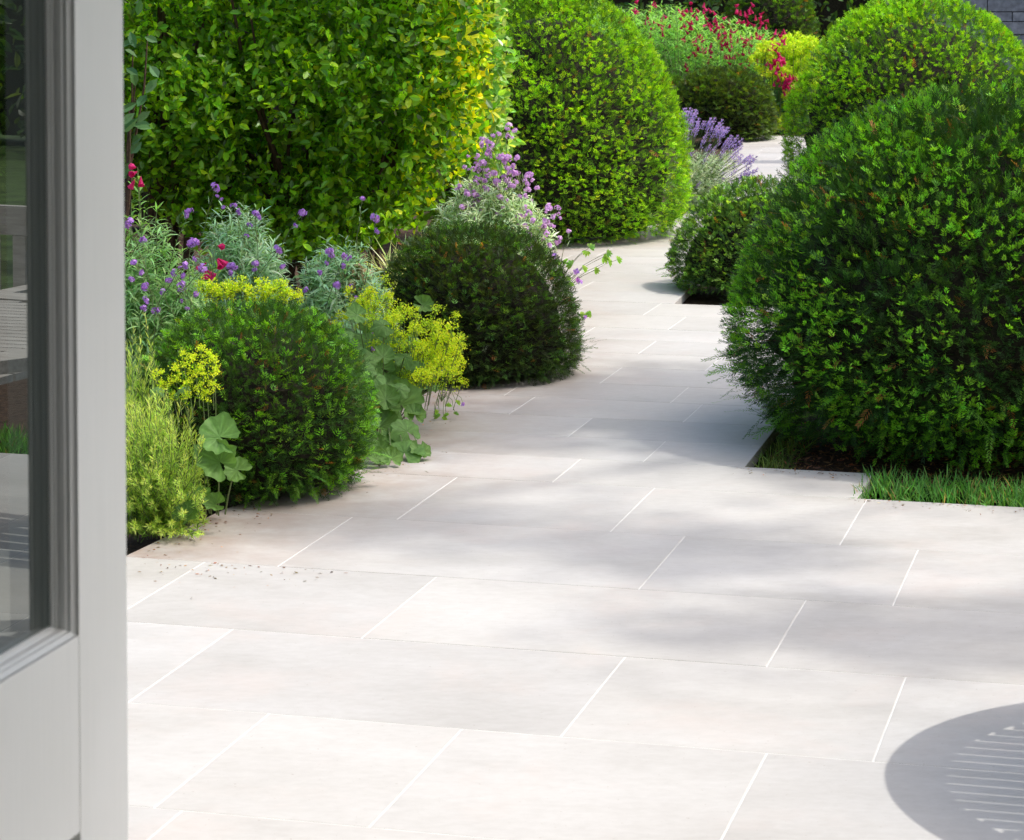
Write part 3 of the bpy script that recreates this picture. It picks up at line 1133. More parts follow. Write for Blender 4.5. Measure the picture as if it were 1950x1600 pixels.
def dome_tips(cx, cy, rx, ry, z0, z1, n, frontbias=True):
    out = []
    while len(out) < n:
        a = rs.uniform(0, 2 * math.pi)
        h = rs.uniform(0, 1)
        rr = math.sqrt(max(0, 1 - h * h)) * rs.uniform(.75, 1.02)
        if frontbias and math.sin(a) > .5 and rs.uniform() < .4:
            continue
        out.append(np.array([cx + rx * rr * math.cos(a), cy + ry * rr * math.sin(a), z0 + (z1 - z0) * h * rs.uniform(.85, 1.05)]))
    return out


def flower_head_mesh(name, col, nfl=15, R=.018, size=.011, col2=None):
    """rounded head of small four-petalled flowers"""
    f = Fol()
    pet = np.array([[[0, 0, 0], [size * .46, size * .5, size * .12], [0, size, 0], [-size * .42, size * .45, size * .12]]])
    for i in range(nfl):
        h = rs.uniform(-.5, 1)
        a = rs.uniform(0, 6.28)
        c = norm(np.array([math.cos(a) * math.sqrt(1 - h * h), math.sin(a) * math.sqrt(1 - h * h), h]))
        p = c * R * rs.uniform(.5, 1.35) * np.array([1, 1, .75])
        for k in range(4):
            b = k * math.pi / 2 + a
            tmp = norm(np.cross(c, [0.3, .5, .8]))
            tm2 = np.cross(c, tmp)
            d = tmp * math.cos(b) + tm2 * math.sin(b)
            f.put(pet, p[None], frames(d[None], c[None]), np.array([1.0]), jcol(col if rs.uniform() < .75 or col2 is None else col2, 1, .18, .06))
    f.raw(tube_quads([[0, 0, -R * 2.5], [0, 0, 0]], .0015, .0012, 3), (.12, .18, .07))
    return f.mesh(name)


LILAC = [flower_head_mesh('flower_head', (.33, .17, .46), 12, .0150, .0120, (.46, .30, .56)) for _ in range(4)]
LILAC_PALE = [flower_head_mesh('flower_head', (.46, .27, .50), 10, .015, .0115, (.56, .38, .56)) for _ in range(3)]


def place(name, me, mat, parent, p, R=None, s=1.0):
    o = link(name, me, mat, parent)
    o.matrix_parent_inverse = Matrix.Identity(4)
    R = np.eye(3) if R is None else R
    pl = parent.location
    o.matrix_basis = Matrix([[*(R[i] * s), float(p[i]) - pl[i]] for i in range(3)] + [[0, 0, 0, 1]])
    return o


def rot_any(tilt=.4):
    d = norm(UP + rs.normal(0, tilt, 3))
    x = norm(np.cross(d, rs.normal(0, 1, 3)))
    return np.stack([x, np.cross(d, x), d], -1)


wl = [blade(.065, .0075, .9), blade(.072, .007, 1.4), blade(.055, .008, .4)]


def wallflower(label, base, tips, nleaf, col, flowers, fmesh, Yf, colt=None, fs=1.0, group='lilac wallflowers'):
    root = empty('wallflower', (base[0], base[1], 0), label, 'plant', group)
    f, t = Fol(), Fol()
    stems_with_leaves(f, t, (base[0], base[1], -.03), tips, nleaf, wl, col, lo=.45, ang=1.15, lift=.08, colt=colt)
    for (x, y) in flowers:
        p = W(x, y, Yf + rs.uniform(-.08, .08))
        st = np.array([p[0] * .6 + base[0] * .4 + rs.normal(0, .05), p[1] + .1, max(.12, p[2] - rs.uniform(.15, .28))])
        pl = arc(st, p, .06, 4, .003)
        t.raw(tube_quads(pl, .0018, .0012, 3), (.2, .25, .12))
        pla = np.array(pl)
        stems_with_leaves(f, None, st, [p], 6, [blade(.03, .0035, .4)], col, lo=.1, ang=.7, lift=.06, spread_base=0)
        place('flower_head', fmesh[rs.integers(0, len(fmesh))], M_petal, root, p, rot_any(.6), rs.uniform(.5, .95) * fs)
        for _k in range(rs.integers(0, 4)):
            place('flower_head', fmesh[rs.integers(0, len(fmesh))], M_petal, root, p + rs.normal(0, .016, 3) - UP * .02 * (_k + 1), rot_any(.9), rs.uniform(.35, .65) * fs)
    f.build('foliage', M_soft, root)
    t.build('stem', M_stem, root, None)
    return root


b = W(455, 560, 8.7)
tips = dome_tips(b[0], 8.75, .20, .22, .25, W(455, 385, 8.7)[2], 120)
wallflower('grey-leaved wallflower bush in front of the dark shrub stems, beside a red flower spike', (b[0], 8.8), tips, 44, (.17, .27, .19),
           [(487, 407), (440, 507), (486, 502), (575, 405), (530, 475), (410, 357), (445, 392), (583, 552)], LILAC, 8.5, (.23, .34, .25))
b = W(650, 560, 8.75)
tips = dome_tips(b[0] - .02, 8.85, .20, .2, .2, W(650, 462, 8.8)[2], 150)
wallflower('low silvery wallflower between the front yew dome and the dark dome, tall thin flower stems', (b[0], 8.9), tips, 44, (.18, .28, .20),
           [(628, 478), (690, 378), (640, 543), (655, 488), (715, 415), (715, 632), (668, 545)], LILAC, 8.55, (.22, .33, .24))
b = W(300, 560, 8.0)
tips = dome_tips(b[0] - .03, 8.1, .24, .2, .2, W(300, 425, 8.1)[2], 150)
wallflower('wallflower with many purple heads next to the door edge', (b[0], 8.15), tips, 42, (.17, .30, .14),
           [(363, 462), (352, 505), (385, 512), (275, 545), (310, 555), (345, 545), (296, 592), (270, 455), (360, 402), (245, 425), (330, 520), (255, 500)], LILAC, 7.85, (.2, .32, .15))
rs2_ = np.random.default_rng(8)
b = W(930, 470, 10.55)
tips = dome_tips(b[0], 10.6, .30, .28, .3, W(930, 335, 10.6)[2], 190)
fl = [(950, 255), (935, 275), (940, 330), (965, 320), (985, 300), (975, 330), (920, 310), (880, 395), (900, 390), (1005, 360), (1000, 345), (1045, 395), (1030, 435), (1065, 455), (1015, 420),
      (960, 300), (945, 345), (990, 375), (905, 345), (975, 355), (1060, 395), (1035, 432), (925, 360), (870, 360), (1010, 450), (955, 380), (890, 370), (965, 245), (930, 290), (985, 330), (1000, 395), (912, 325), (950, 405)]
wallflower('large sunlit silver wallflower with pale lilac flowers behind the dark low dome', (b[0], 10.7), tips, 40, (.21, .28, .17), fl + [(x + dx_, y + dy_) for (x, y), dx_, dy_ in zip(fl, rs2_.normal(0, 12, 40), rs2_.normal(0, 12, 40))], LILAC_PALE, 10.5, (.33, .42, .28), 1.1)

# green penstemons with crimson flowers near the door
def bell_mesh(name, col, L=.035, r=.009):
    q = []
    rings = [(0, .25), (.45, .6), (.85, 1.0), (1.0, 1.35)]
    for (a0, r0), (a1, r1) in zip(rings[:-1], rings[1:]):
        for k in range(6):
            t0, t1 = k * math.pi / 3, (k + 1) * math.pi / 3
            q.append([[r * r0 * math.cos(t0), r * r0 * math.sin(t0), -L * a0], [r * r0 * math.cos(t1), r * r0 * math.sin(t1), -L * a0],
                      [r * r1 * math.cos(t1), r * r1 * math.sin(t1), -L * a1], [r * r1 * math.cos(t0), r * r1 * math.sin(t0), -L * a1]])
    return quad_mesh(name, q, jcol(col, len(q), .15, .05))


RED = [bell_mesh('flower', (.42, .012, .10)), bell_mesh('flower', (.50, .03, .15))]
pen = [blade(.075, .010, .8), blade(.085, .009, 1.2), blade(.06, .010, .4)]


def penstemon(label, base, tips, flowers, Y, nleaf=30, col=(.08, .17, .05), colt=(.16, .30, .07), sc_=1.0, nb=4):
    root = empty('penstemon', (base[0], base[1], 0), label, 'plant', 'crimson penstemons')
    f, t = Fol(), Fol()
    stems_with_leaves(f, t, (base[0], base[1], -.03), tips, nleaf, pen, col, lo=.25, ang=1.1, lift=.03, colt=colt, r=.003)
    for (x, y) in flowers:
        p = W(x, y, Y)
        pl = arc([p[0] + rs.normal(0, .03), p[1] + .03, p[2] - .25], p, 0, 3)
        t.raw(tube_quads(pl, .002, .0015, 3), (.2, .25, .12))
        for k in range(nb):
            place('flower', RED[k % 2], M_petal, root, p + rs.normal(0, .012 * sc_, 3) - UP * .012 * k, rot_any(.7), sc_)
    f.build('foliage', M_soft, root)
    t.build('stem', M_stem, root, None)


b = W(255, 560, 8.3)
penstemon('penstemon stem with one red flower rising beside the door edge', (b[0], 8.4), [W(x, y, 8.3) for x, y in ((262, 330), (275, 400), (250, 380), (300, 395), (235, 420), (320, 440), (270, 470), (245, 470), (290, 470), (330, 480))],
          [(262, 318)], 8.3, 44)
b = W(400, 560, 8.45)
penstemon('penstemon with deep red flowers in the middle of the purple wallflowers', (b[0], 8.5), [W(x, y, 8.45) for x, y in ((405, 490), (390, 500), (380, 480), (415, 510))], [(408, 478), (398, 498)], 8.3, 30)


# yellow-green needle-leaved bush by the door
def rosemary():
    p0 = W(300, 1020, 6.75)
    root = empty('rosemary_bush', (p0[0], p0[1], 0), 'yellow-green rosemary-like bush hugging the door edge at the corner of the paving', 'shrub')
    f, t = Fol(), Fol()
    zt = W(300, 790, 6.75)[2]
    tips = []
    while len(tips) < 330:
        x, y = rs.uniform(205, 392), rs.uniform(740, 1040)
        if (x > 330 and y < 800) or y > 1062 - .35 * max(0, x - 250):
            continue
        tips.append(W(x, y, 6.75 + rs.uniform(-.16, .2)))
    for (x, y) in ((275, 600), (270, 640), (262, 660), (290, 655), (250, 690), (240, 650), (262, 700), (280, 700), (245, 740), (255, 625), (245, 680), (285, 680), (270, 720), (300, 700), (252, 760), (285, 745), (238, 700), (260, 745), (300, 740), (360, 780), (325, 770), (372, 765), (300, 775), (345, 760)):
        tips.append(W(x, y, 6.95))
    nd = [needle(.026, .0029, .1), needle(.022, .0027, -.1), needle(.030, .0029, 0)]
    for tip in tips:
        tip[2] = max(tip[2], .03)
        b = np.array([p0[0] * .5 + tip[0] * .5 + rs.normal(0, .03) - .02, 6.88 + rs.normal(0, .05), max(-.02, tip[2] - .33)])
        stems_with_leaves(f, t, b, [tip], 60, nd, (.15, .28, .045), lo=.25, ang=.85, r=.0018, lift=.02, spread_base=.01, colt=(.40, .50, .12))
    f.build('foliage', M_soft, root)
    t.build('stem', M_stem, root, None)


rosemary()


# lady's mantle: scalloped leaves, frothy yellow-green flowers
def scallop_mesh(R, lobes=9, cup=.15, seed=0, col=(.16, .32, .08)):
    r = np.random.default_rng(seed)
    nseg = lobes * 6
    V = [(0, 0, 0)]
    Fc = []
    rings = [.22, .45, .66, .85, .95, 1.0]
    jag = r.uniform(.955, 1.03, nseg)
    ln = r.uniform(.93, 1.06, lobes + 1)
    for ri, rr in enumerate(rings):
        for k in range(nseg):
            a = 2 * math.pi * k / nseg * .93 + .22 - math.pi / 2
            ph = (k % 6) / 6 * 2 * math.pi
            edge = (0, 0, .1, .45, .8, 1.0)[ri]
            lob = 1 + .06 * (.5 - .5 * math.cos(ph)) * edge * 2 - .06 * edge
            rad_ = R * rr * lob * (1 + (ln[k // 6] - 1) * edge) * (1 + .07 * math.sin(2 * a + seed)) * (jag[k] if ri == 5 else 1)
            pleat = .030 * R * rr * math.cos(ph)
            z = cup * R * rr * rr + pleat + R * rr ** 2 * (.13 * math.sin(2 * a + seed * 1.7) + .08 * math.sin(5 * a + seed)) + r.normal(0, .012) * R
            V.append((rad_ * math.cos(a), rad_ * math.sin(a), z))
    for k in range(nseg - 1):
        Fc.append((0, 1 + k, 2 + k))
        for ri in range(5):
            o = 1 + ri * nseg
            Fc.append((o + k, o + nseg + k, o + nseg + k + 1, o + k + 1))
    me = bpy.data.meshes.new('leaf')
    me.from_pydata(V, [], Fc)
    a = me.color_attributes.new('Col', 'FLOAT_COLOR', 'POINT')
    C = np.ones((len(V), 4), np.float32)
    c = np.asarray(col)
    for i in range(len(V)):
        k = (i - 1) % nseg
        vein = 1.28 if (i > 0 and k % 6 == 3 and i < 4 * nseg) else 1.0
        C[i, :3] = c * vein * r.uniform(.85, 1.12)
    a.data.foreach_set('color', C.reshape(-1))
    me.polygons.foreach_set('use_smooth', [True] * len(me.polygons))
    me.materials.append(M_big)
    return me


SC = [scallop_mesh(.075, 9, .18, 1), scallop_mesh(.075, 8, -.2, 2, (.15, .30, .075)), scallop_mesh(.075, 9, .3, 3, (.17, .31, .085)), scallop_mesh(.075, 7, -.4, 4, (.14, .27, .07)),
      scallop_mesh(.075, 8, .5, 5, (.15, .28, .075))]


def spray_mesh(name, R=.035, n=150, col=(.43, .54, .028), fs=.0086):
    """froth of tiny star flowers on forking stalks"""
    f = Fol()
    for k in range(9):
        c = norm(rs.normal(0, 1, 3) + UP * .9) * R * rs.uniform(.55, 1.0)
        f.raw(tube_quads([[0, 0, -R * .6], c * .5, c], .0011, .0007, 3), (.25, .36, .06))
        m = n // 9
        p = c + rs.normal(0, R * .22, (m, 3))
        f.put(needle(fs, fs * .8), p, frames(norm(rs.normal(0, 1, (m, 3))), norm(rs.normal(0, 1, (m, 3)))), rs.uniform(.7, 1.3, m), jcol(col, m, .22, .1))
    return f.mesh(name)


SPRAY = [spray_mesh('flower_spray') for _ in range(4)]
SPRAY_G = [spray_mesh('flower_spray', .035, 100, (.33, .44, .035)) for _ in range(3)]


def face_rot(nrm, yaw):
    n_ = norm(np.array(nrm, float))
    x = norm(np.cross([math.cos(yaw), math.sin(yaw), .1], n_))
    y = np.cross(n_, x)
    return np.stack([x, y, n_], -1)


def mantle(label, base, leaves, sprays, group='lady\'s mantle plants', extra=None):
    root = empty('ladys_mantle', (base[0], base[1], 0), label, 'plant', group)
    t = Fol()
    for (x, y, Y, wpx, tilt) in leaves:
        p = W(x, y, Y)
        p[2] = max(p[2], .025)
        s = .84 * (wpx / F * Y) / .15
        R = face_rot((rs.normal(.15, .25), -tilt + rs.normal(0, .12), 1 - tilt * .45), rs.uniform(0, 6.3))
        place('leaf', SC[rs.integers(0, 5)], None, root, p, R, s)
        b0 = np.array([base[0] * .6 + p[0] * .4, base[1] * .7 + p[1] * .3 + .03, .01])
        t.raw(tube_quads(arc(b0, p, .12, 4), .0024, .0018, 4), (.2, .3, .1))
    for (x, y, Y, s, gk) in sprays:
        p = W(x, y, Y)
        me = (SPRAY_G if gk else SPRAY)[rs.integers(0, 3)]
        place('flower_spray', me, M_froth, root, p, rot_any(.5), s)
        b0 = np.array([base[0] * .12 + p[0] * .88, p[1] + .04, max(.02, p[2] - .10)])
        t.raw(tube_quads(arc(b0, p, .05, 3), .0014, .001, 3), (.25, .35, .08))
    t.build('stem', M_stem, root, None)
    return root


lv = [(763, 770, 8.05, 112, .75), (722, 812, 7.95, 90, .6), (775, 822, 7.9, 76, .7), (770, 878, 7.75, 96, .45), (722, 872, 7.72, 62, .55), (716, 895, 7.65, 50, .5), (700, 742, 8.0, 70, .7), (668, 720, 8.0, 62, .5),
      (690, 690, 8.15, 70, .6), (742, 735, 8.2, 66, .5), (725, 700, 8.25, 70, .5), (660, 680, 8.1, 60, .6), (705, 655, 8.3, 76, .7), (640, 655, 8.2, 54, .6), (762, 700, 8.3, 66, .5), (800, 725, 8.35, 56, .4),
      (675, 640, 8.35, 60, .5), (630, 690, 8.0, 50, .5), (745, 665, 8.4, 60, .5), (790, 690, 8.4, 60, .5), (820, 740, 8.4, 50, .4), (735, 845, 7.9, 60, .3), (690, 770, 7.9, 50, .4), (740, 792, 8.1, 60, .3),
      (780, 650, 8.5, 50, .6), (805, 582, 8.7, 46, .8), (700, 615, 8.4, 50, .5), (650, 625, 8.4, 50, .5), (705, 565, 8.8, 36, .8), (830, 700, 8.5, 46, .5), (735, 760, 7.95, 60, .7), (655, 705, 7.95, 58, .7), (685, 725, 7.9, 60, .8), (740, 775, 8.0, 56, .5), (712, 850, 7.8, 58, .6), (700, 800, 7.8, 60, .7), (745, 640, 8.3, 50, .7), (665, 660, 8.2, 56, .6), (780, 745, 8.2, 50, .5)] + [(a_, b_, 8.0 + (c_ * .1), 52, .6) for a_, b_, c_ in ((715, 720, 0), (650, 640, 1), (680, 600, 2), (730, 620, 2), (760, 740, 0), (790, 790, 0), (745, 830, -1), (712, 780, 0), (800, 860, -2.4), (745, 900, -3.4), (695, 705, 0), (770, 680, 2), (660, 740, -1), (730, 680, 1), (800, 700, 2))]
sp = []
rs2 = np.random.default_rng(5)
for k in range(74):
    t_ = rs2.uniform(0, 1)
    x = 690 + 190 * t_ + rs2.normal(0, 12)
    y = 585 + 110 * t_ ** 1.5 + rs2.normal(0, 30) + (8 if t_ < .5 else 0)
    if x > 888:
        continue
    sp.append((x, y, 8.35 + rs2.uniform(-.15, .15), rs2.uniform(.55, .95), rs2.uniform() < .45 - .3 * t_))
for k in range(22):
    sp.append((rs2.uniform(790, 882), rs2.uniform(620, 735), 8.2 + rs2.uniform(-.1, .1), rs2.uniform(.6, .95), False))
for k in range(16):
    sp.append((rs2.uniform(720, 850), rs2.uniform(680, 750), 8.25, rs2.uniform(.5, .8), True))
for (x, y) in ((665, 560), (680, 575), (700, 570), (672, 590), (650, 605), (690, 595), (640, 625), (620, 630), (610, 640), (715, 590)):
    sp.append((x, y, 8.4, .7, False))
b = W(720, 860, 8.1)
mantle('large lady\'s mantle spilling onto the path, yellow froth between the two low yew domes', (b[0], 8.35), lv, sp)
lv = [(418, 832, 6.72, 100, .8), (418, 880, 6.70, 96, .9), (452, 895, 6.75, 60, 1.0), (385, 870, 6.75, 62, .6), (410, 960, 6.75, 50, .8), (378, 950, 6.8, 60, .7), (355, 985, 6.72, 66, .5), (300, 745, 6.85, 36, .6), (345, 745, 6.85, 44, .6)]
sp = [(x, y, 6.8, s, False) for x, y, s in ((300, 715, .55), (312, 735, .5), (345, 700, .7), (370, 690, .75), (395, 680, .65), (408, 690, .5), (405, 715, .65), (385, 740, .6), (360, 735, .7), (335, 725, .6), (410, 735, .6), (355, 758, .5), (395, 755, .5), (375, 712, .7), (348, 680, .5), (383, 668, .5), (330, 755, .4))]
b = W(400, 960, 6.9)
mantle('small lady\'s mantle with a bright yellow head beside the rosemary-like bush', (b[0], 6.98), lv, sp)
sp = []
for k in range(16):
    sp.append((rs2.uniform(385, 480), 556 - rs2.uniform(-12, 20), 7.6, rs2.uniform(.5, .75), rs2.uniform() < .2))
for k in range(20):
    sp.append((rs2.uniform(490, 568), 572 - rs2.uniform(-12, 34), 7.6, rs2.uniform(.5, .8), rs2.uniform() < .2))
lv = [(x, y, 7.9, 50, .5) for x, y in ((420, 600), (500, 600), (560, 600), (600, 610), (460, 610))]
b = W(480, 640, 7.95)
mantle('lady\'s mantle flowering along the top of the front yew dome', (b[0], 7.98), lv, sp)

# lavender
def lavender():
    b = G(1330, 405)
    root = empty('lavender', (b[0], b[1], 0), 'lavender with purple spikes leaning over the path beside the tall sunlit dome', 'plant')
    f, t = Fol(), Fol()
    sp_ = Fol()
    m = 44
    zz = np.linspace(0, .075, m)
    a = rs.uniform(0, 6.28, m)
    p = np.stack([np.cos(a) * .004, np.sin(a) * .004, zz], -1)
    sp_.put(needle(.011, .008), p, frames(norm(np.stack([np.cos(a), np.sin(a), np.full(m, .9)], -1)), norm(rs.normal(0, 1, (m, 3)))), rs.uniform(.8, 1.2, m), jcol((.34, .25, .52), m, .3, .1))
    spm = sp_.mesh('flower_spike')
    base = np.array([b[0] - .10, b[1] + .28, -.03])
    lf_ = [blade(.05, .005, .3), blade(.045, .005, .7)]
    stems_with_leaves(f, t, base, [W(x, y, b[1] + .1 + rs.uniform(-.2, .2)) for x, y in zip(rs.uniform(1290, 1405, 190), rs.uniform(285, 402, 190))], 30, lf_, (.22, .30, .18), lo=.3, ang=.8, colt=(.40, .50, .38), spread_base=.08)
    for k in range(120):
        tt = rs.uniform(0, 1)
        x = 1298 + 142 * tt + rs.normal(0, 7)
        y = 214 + 92 * tt ** 1.5 + abs(rs.normal(0, 34)) + rs.normal(0, 4)
        if k % 9 == 0:
            x, y = rs.uniform(1300, 1390), rs.uniform(300, 360)
        tip = W(x, y, b[1] + .2 + rs.uniform(-.25, .2))
        st = base + (tip - base) * .35 + rs.normal(0, .02, 3)
        d = norm(tip - st + np.array([.08, 0, .06]))
        R = np.stack([norm(np.cross(d, [0, 1, 0.1])), np.cross(d, norm(np.cross(d, [0, 1, .1]))), d], -1)
        place('flower_spike', spm, M_petal, root, tip - d * .04, R, rs.uniform(.7, 1.15))
        t.raw(tube_quads(arc(st, tip, .04, 3), .0022, .0016, 3), (.3, .4, .25))
    f.build('foliage', M_soft, root)
    t.build('stem', M_stem, root, None)


lavender()

# geranium sprays reaching over the path
def palm_mesh(R=.03, col=(.16, .28, .05)):
    f = Fol()
    for a in (-1.1, -.55, 0, .55, 1.1):
        q = broad(R * (1 - .2 * abs(a)), R * .42, .2, .2)
        c, s = math.cos(a), math.sin(a)
        q = q @ np.array([[c, s, 0], [-s, c, 0], [0, 0, 1]]).T
        f.raw(q, jcol(col, 1, .1)[0])
    return f.mesh('leaf')


PALM = [palm_mesh(), palm_mesh(.03, (.22, .34, .06)), palm_mesh(.034, (.12, .22, .05))]
VIO = [flower_head_mesh('flower', (.40, .22, .62), 2, .005, .016), flower_head_mesh('flower', (.5, .2, .5), 2, .005, .014)]


def geranium(label, base, Y, leaves, flowers, s=1.0):
    root = empty('geranium', (base[0], base[1], 0), label, 'plant', 'trailing geraniums')
    t = Fol()
    for (x, y) in leaves:
        p = W(x, y, Y)
        place('leaf', PALM[rs.integers(0, 3)], M_soft, root, p, face_rot((rs.normal(0, .4), -.9, .6), rs.uniform(0, 6.3)), s * rs.uniform(.8, 1.2))
        t.raw(tube_quads(arc([base[0], base[1], .02], p, .2, 6, .003), .0016, .001, 3), (.3, .3, .1))
    for (x, y) in flowers:
        p = W(x, y, Y)
        place('flower', VIO[rs.integers(0, 2)], M_petal, root, p, rot_any(.9), s)
        t.raw(tube_quads(arc([base[0], base[1], .02], p, .2, 6, .003), .0012, .001, 3), (.3, .3, .1))
    t.build('stem', M_stem, root, None)


geranium('thin geranium spray hanging over the sunlit path right of the dark low dome', (W(1030, 560, 10.3)[0], 10.3), 10.2,
         [(1122, 472), (1155, 482), (1158, 498), (1175, 495), (1078, 500), (1090, 505), (1110, 512), (1132, 515), (1065, 522), (1080, 535), (1086, 545), (1060, 505), (1117, 478), (1148, 490)],
         [(1097, 517), (1075, 533), (1102, 533), (1104, 537), (1054, 487), (1068, 530)], 1.0)
geranium('tiny geranium sprig poking out at the flank of the dark low dome', (W(1080, 640, 9.9)[0], 9.95), 9.8, [(1105, 600), (1118, 600), (1126, 598), (1100, 606)], [(1112, 606), (1114, 603)], .7)
geranium('fallen geranium stalks lying on the paving below the yellow froth', (W(838, 760, 8.55)[0], 8.7), 8.45, [(855, 775), (870, 768), (850, 793), (835, 795), (845, 800), (828, 785), (868, 790)], [(882, 770)], .55)

# faded pink sedum head behind the yellow flowers
root = empty('stonecrop', (W(675, 600, 8.9)[0], 8.95, 0), 'faded pink-brown flower cluster at the left foot of the dark low dome', 'plant')
pk = flower_head_mesh('flower_head', (.55, .30, .22), 26, .03, .011, (.6, .42, .3))
t = Fol()
for (x, y) in ((660, 520), (680, 512), (695, 520), (668, 540), (688, 538), (675, 555), (662, 565)):
    p = W(x, y, 8.85)
    place('flower_head', pk, M_petal, root, p, rot_any(.5), .8)
    t.raw(tube_quads(arc([root.location[0], 8.95, -.03], p, .02, 3), .003, .002, 4), (.2, .2, .1))
t.build('stem', M_stem, root, None)
# pale strappy tuft, sunlit, behind the dark dome
root = empty('striped_grass', (W(770, 470, 10.2)[0], 10.25, 0), 'tuft of pale strappy leaves catching the sun behind the dark low dome', 'grass')
f = Fol()
n = 260
pos = np.array([root.location[0], 10.25, .1]) + rs.normal(0, .05, (n, 3)) * [1.2, 1, .3]
d = norm(rs.normal(0, .6, (n, 3)) * [1, .6, .3] + UP)
f.put(blade(.34, .008, 1.1, 3, (1, 1, .7, .05)), pos, frames(d, rs.normal(0, 1, (n, 3))), rs.uniform(.7, 1.15, n), jcol((.42, .48, .22), n, .25))
f.build('foliage', M_soft, root)

# ================================================================== FAR END OF THE GARDEN
# penstemon drift
pf = [(1205, 20), (1215, 10), (1232, 28), (1250, 35), (1258, 25), (1262, 45), (1240, 60), (1242, 75), (1253, 2), (1290, 12), (1300, 35), (1302, 17), (1320, 22), (1345, 15), (1340, 8), (1365, 30), (1380, 28), (1386, 45), (1388, 52),
      (1355, 45), (1410, 12), (1420, 18), (1405, 25), (1418, 40), (1450, 30), (1448, 45), (1455, 55), (1460, 65), (1438, 60), (1487, 62), (1490, 52), (1480, 70), (1380, 75), (1448, 90), (1480, 95), (1482, 105), (1484, 118), (1476, 125),
      (1500, 135), (1512, 138), (1495, 150), (1505, 158), (1512, 165), (1490, 160), (1470, 110), (1462, 181), (1325, 5), (1425, 5), (1440, 20)]
tips = []
for k in range(300):
    x = rs.uniform(1120, 1495)
    ytop = 20 + max(0, (x - 1300)) * .28
    tips.append(W(x, ytop - 15 + abs(rs.normal(0, 52)) * (1 if x > 1180 else .6), 25 + rs.uniform(-.8, .8)))
pen = [blade(.11, .013, .8), blade(.13, .012, 1.3), blade(.10, .013, .4)]
root = empty('penstemon', (W(1330, 200, 25)[0], 25, 0), 'wide drift of tall penstemons with many crimson flowers at the top of the picture', 'plant', 'crimson penstemons')
f, t = Fol(), Fol()
for tip in tips:
    b0 = np.array([tip[0] * .85 + root.location[0] * .15, tip[1], max(-.03, tip[2] - .75)])
    stems_with_leaves(f, t, b0, [tip], 34, pen, (.12, .27, .06), lo=.15, ang=1.1, lift=.01, r=.004, colt=(.22, .43, .10), spread_base=.05)
pf += [(rs2_.uniform(1290, 1490), 0) for _ in range(34)]
pf = [(x, y if y else 25 + max(0, x - 1300) * .3 + abs(rs2_.normal(0, 42))) for x, y in pf] + [(1478, 100), (1486, 112), (1490, 150), (1508, 142), (1500, 160), (1475, 128)]
for (x, y) in pf:
    p = W(x + rs.normal(0, 1.5), y, 23.6 if x > 1465 else 24.4)
    for k in range(3):
        place('flower', RED[k % 2], M_petal, root, p + rs.normal(0, .028, 3) - UP * .03 * k, rot_any(.5), 1.5)
f.build('foliage', M_soft, root)
t.build('stem', M_stem, root, None)

# euphorbia
root = empty('spurge', (W(1500, 250, 23.8)[0], 23.9, 0), 'chartreuse spurge in full flower at the end of the path', 'plant')
SP2 = [spray_mesh('flower_head', .055, 190, (.36, .47, .03), .018) for _ in range(3)]
for me in SP2:
    pass
t = Fol()
for k in range(150):
    x = rs.uniform(1440, 1556)
    top = 70 + abs(x - 1520) * .35
    y = top + rs.uniform(0, 1) ** 1.2 * (235 - top)
    if x < 1475 and y > 120 and rs.uniform() < .5:
        continue
    p = W(x, y, 23.9 + rs.uniform(-.3, .3))
    place('flower_head', SP2[k % 3], M_froth, root, p, rot_any(.4), rs.uniform(.9, 1.4))
    t.raw(tube_quads([[p[0], p[1] + .02, max(-.02, p[2] - .5)], p], .005, .003, 3), (.2, .3, .1))
t.build('stem', M_stem, root, None)
f = Fol()
n = 1500
pp = np.array([W(rs.uniform(1440, 1560), rs.uniform(170, 258), 24 + rs.uniform(-.3, .3)) for _ in range(n)])
f.put(broad(.09, .045), pp, frames(norm(rs.normal(0, 1, (n, 3))), norm(UP + rs.normal(0, .5, (n, 3)))), rs.uniform(.6, 1.2, n), jcol((.07, .16, .06), n))
f.build('foliage', M_soft, root)


def mass(name, label, n, xr_, yr, zr, size, cols, cat='hedge', seed=0, group=None, core=True):
    cx, cy = (xr_[0] + xr_[1]) / 2, (yr[0] + yr[1]) / 2
    root = empty(name, (cx, cy, 0), label, cat, group)
    f = Fol()
    P = np.stack([rs.uniform(*xr_, n), yr[0] + (yr[1] - yr[0]) * rs.uniform(0, 1, n) ** 1.6, rs.uniform(*zr, n)], -1)
    P[:, 1] += wobble(P * [1, 0, 1], seed, 2.0) * .3
    f.put(broad(size, size * .5, .25, .1), P, frames(norm(rs.normal(0, 1, (n, 3)) + [0, -.4, .1]), norm(np.array([0, -.7, .7]) + rs.normal(0, .5, (n, 3)))), rs.uniform(.6, 1.3, n), jcol(cols, n, .4, .15))
    f.build('foliage', M_leaf, root)
    if core:
        solid('inner_twigs', [bx(lambda x, y, z: np.array([x, y, z]), xr_[0] + .1, xr_[1] - .1, yr[0] + (yr[1] - yr[0]) * .6, yr[1] - .1, 0, zr[1] - .45)], M_core, root)
    return root


mass('background_hedge', 'dark tall hedge closing off the far end of the garden', 10000, (-3, 6.5), (28.5, 30.5), (0, 2.6), .11, (.035, .075, .022), seed=1)
mass('privet_hedge', 'dim leafy hedge standing behind the big glossy shrub', 6000, (-5.5, -.6), (14.2, 15.4), (0, 2.3), .06, (.05, .10, .03), seed=4)
mass('side_hedge', 'dark hedge beyond the lawn mirrored in the door glass', 6000, (9, 24), (17, 19), (0, 3.2), .16, (.03, .06, .02), seed=2)

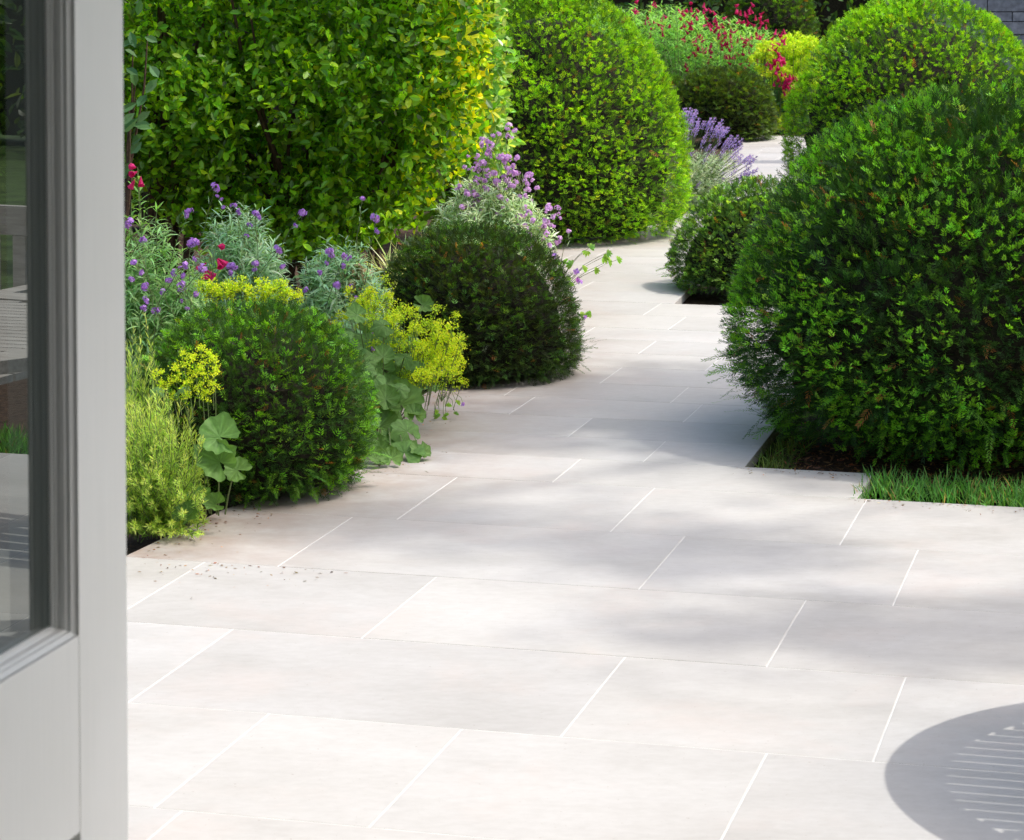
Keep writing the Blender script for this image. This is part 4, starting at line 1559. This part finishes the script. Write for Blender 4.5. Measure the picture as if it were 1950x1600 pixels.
# slate-grey wall behind the upper right dome
wall = empty('slate_wall', (4.6, 19.5, 0), 'grey split-stone wall just visible at the top right corner', 'wall')
M_slate = plain('grey split stone', (.20, .22, .26), .8, 18, .35, .5, .01)
solid('backing', [bx(lambda x, y, z: np.array([x, y, z]), 3.2, 6.5, 19.56, 19.8, 0, 2.6)], plain('wall joint', (.09, .10, .12), .9), wall)
z = .0
row = 0
while z < 2.55:
    h = .10 if row % 3 else .075
    x = 3.2 + rs.uniform(-.15, 0)
    while x < 6.4:
        L = rs.uniform(.2, .45)
        if z > .9 or row % 2 == 0:
            solid('stone', [bx(lambda a, b_, c: np.array([a, b_, c]), max(3.2, x), min(6.5, x + L - .008), 19.5 + rs.uniform(-.012, .012), 19.57, z, z + h - .007)], M_slate, wall)
        x += L
    z += h
    row += 1


# ================================================================== TREES WHOSE CROWNS SHADE THE GARDEN (above the frame)
def tree(label, base, crowns, nleaf, trunk_r=.16):
    root = empty('tree', (base[0], base[1], 0), label, 'tree', 'garden trees')
    f = Fol()
    t = Fol()
    top = np.mean([c[0] for c in crowns], axis=0)
    b0 = np.array([base[0], base[1], -.05])
    fork = b0 * .7 + np.array([top[0] * .3, top[1] * .3, 0])
    fork[2] = 5.5
    t.raw(tube_quads([b0, b0 * .5 + fork * .5 + [0.05, 0, .2], fork], trunk_r, trunk_r * .7, 10), (.1,) * 3)
    for c, r, k in crowns:
        c = np.array(c, float)
        t.raw(tube_quads(arc(fork, c, .03, 5, .05), trunk_r * .4, .02, 6), (.1,) * 3)
        m = int(nleaf * k)
        ncl = max(6, m // 40)
        cl = c + norm(rs.normal(0, 1, (ncl, 3))) * (rs.uniform(0, 1, (ncl, 1)) ** .45) * np.array(r)
        P = np.repeat(cl, 40, 0) + rs.normal(0, .16, (ncl * 40, 3))
        M = len(P)
        f.put(broad(.11, .07), P, frames(norm(rs.normal(0, 1, (M, 3))), norm(UP + rs.normal(0, .6, (M, 3)))), rs.uniform(.7, 1.3, M), jcol((.06, .13, .025), M))
    f.build('crown', M_leaf, root)
    t.build('trunk', M_bark, root, None)


def over(x, y, z):
    """point at height z whose shadow falls on (x, y, 0)"""
    k = z / sdir[2]
    return (x + sdir[0] * k, y + sdir[1] * k, z)


tree('broad tree standing right of the garden, its crown above the terrace', (9.5, 12.0),
     [(over(-.2, 8.45, 13.7), (1.0, .65, .6), .6), (over(1.3, 8.1, 14.4), (.9, .9, .6), .6), (over(.6, 9.1, 14.1), (.8, .35, .5), .35), (over(-1.0, 8.2, 13.9), (.7, .5, .5), .3), (over(2.6, 8.2, 14.1), (.9, .9, .6), .6),
      (over(.9, 5.75, 15.6), (.55, .16, .3), .16), (over(0.3, 6.55, 15.2), (.7, .14, .3), .12), (over(-.6, 6.95, 15.2), (.6, .15, .3), .12)], 3000)
tree('slender tree standing behind the big glossy shrub', (-6.5, 15.5), [(over(-1.6, 11.2, 12.3), (.55, .7, .7), .8), (over(-1.5, 9.0, 12.9), (.5, .5, .5), .3)], 2200, .1)
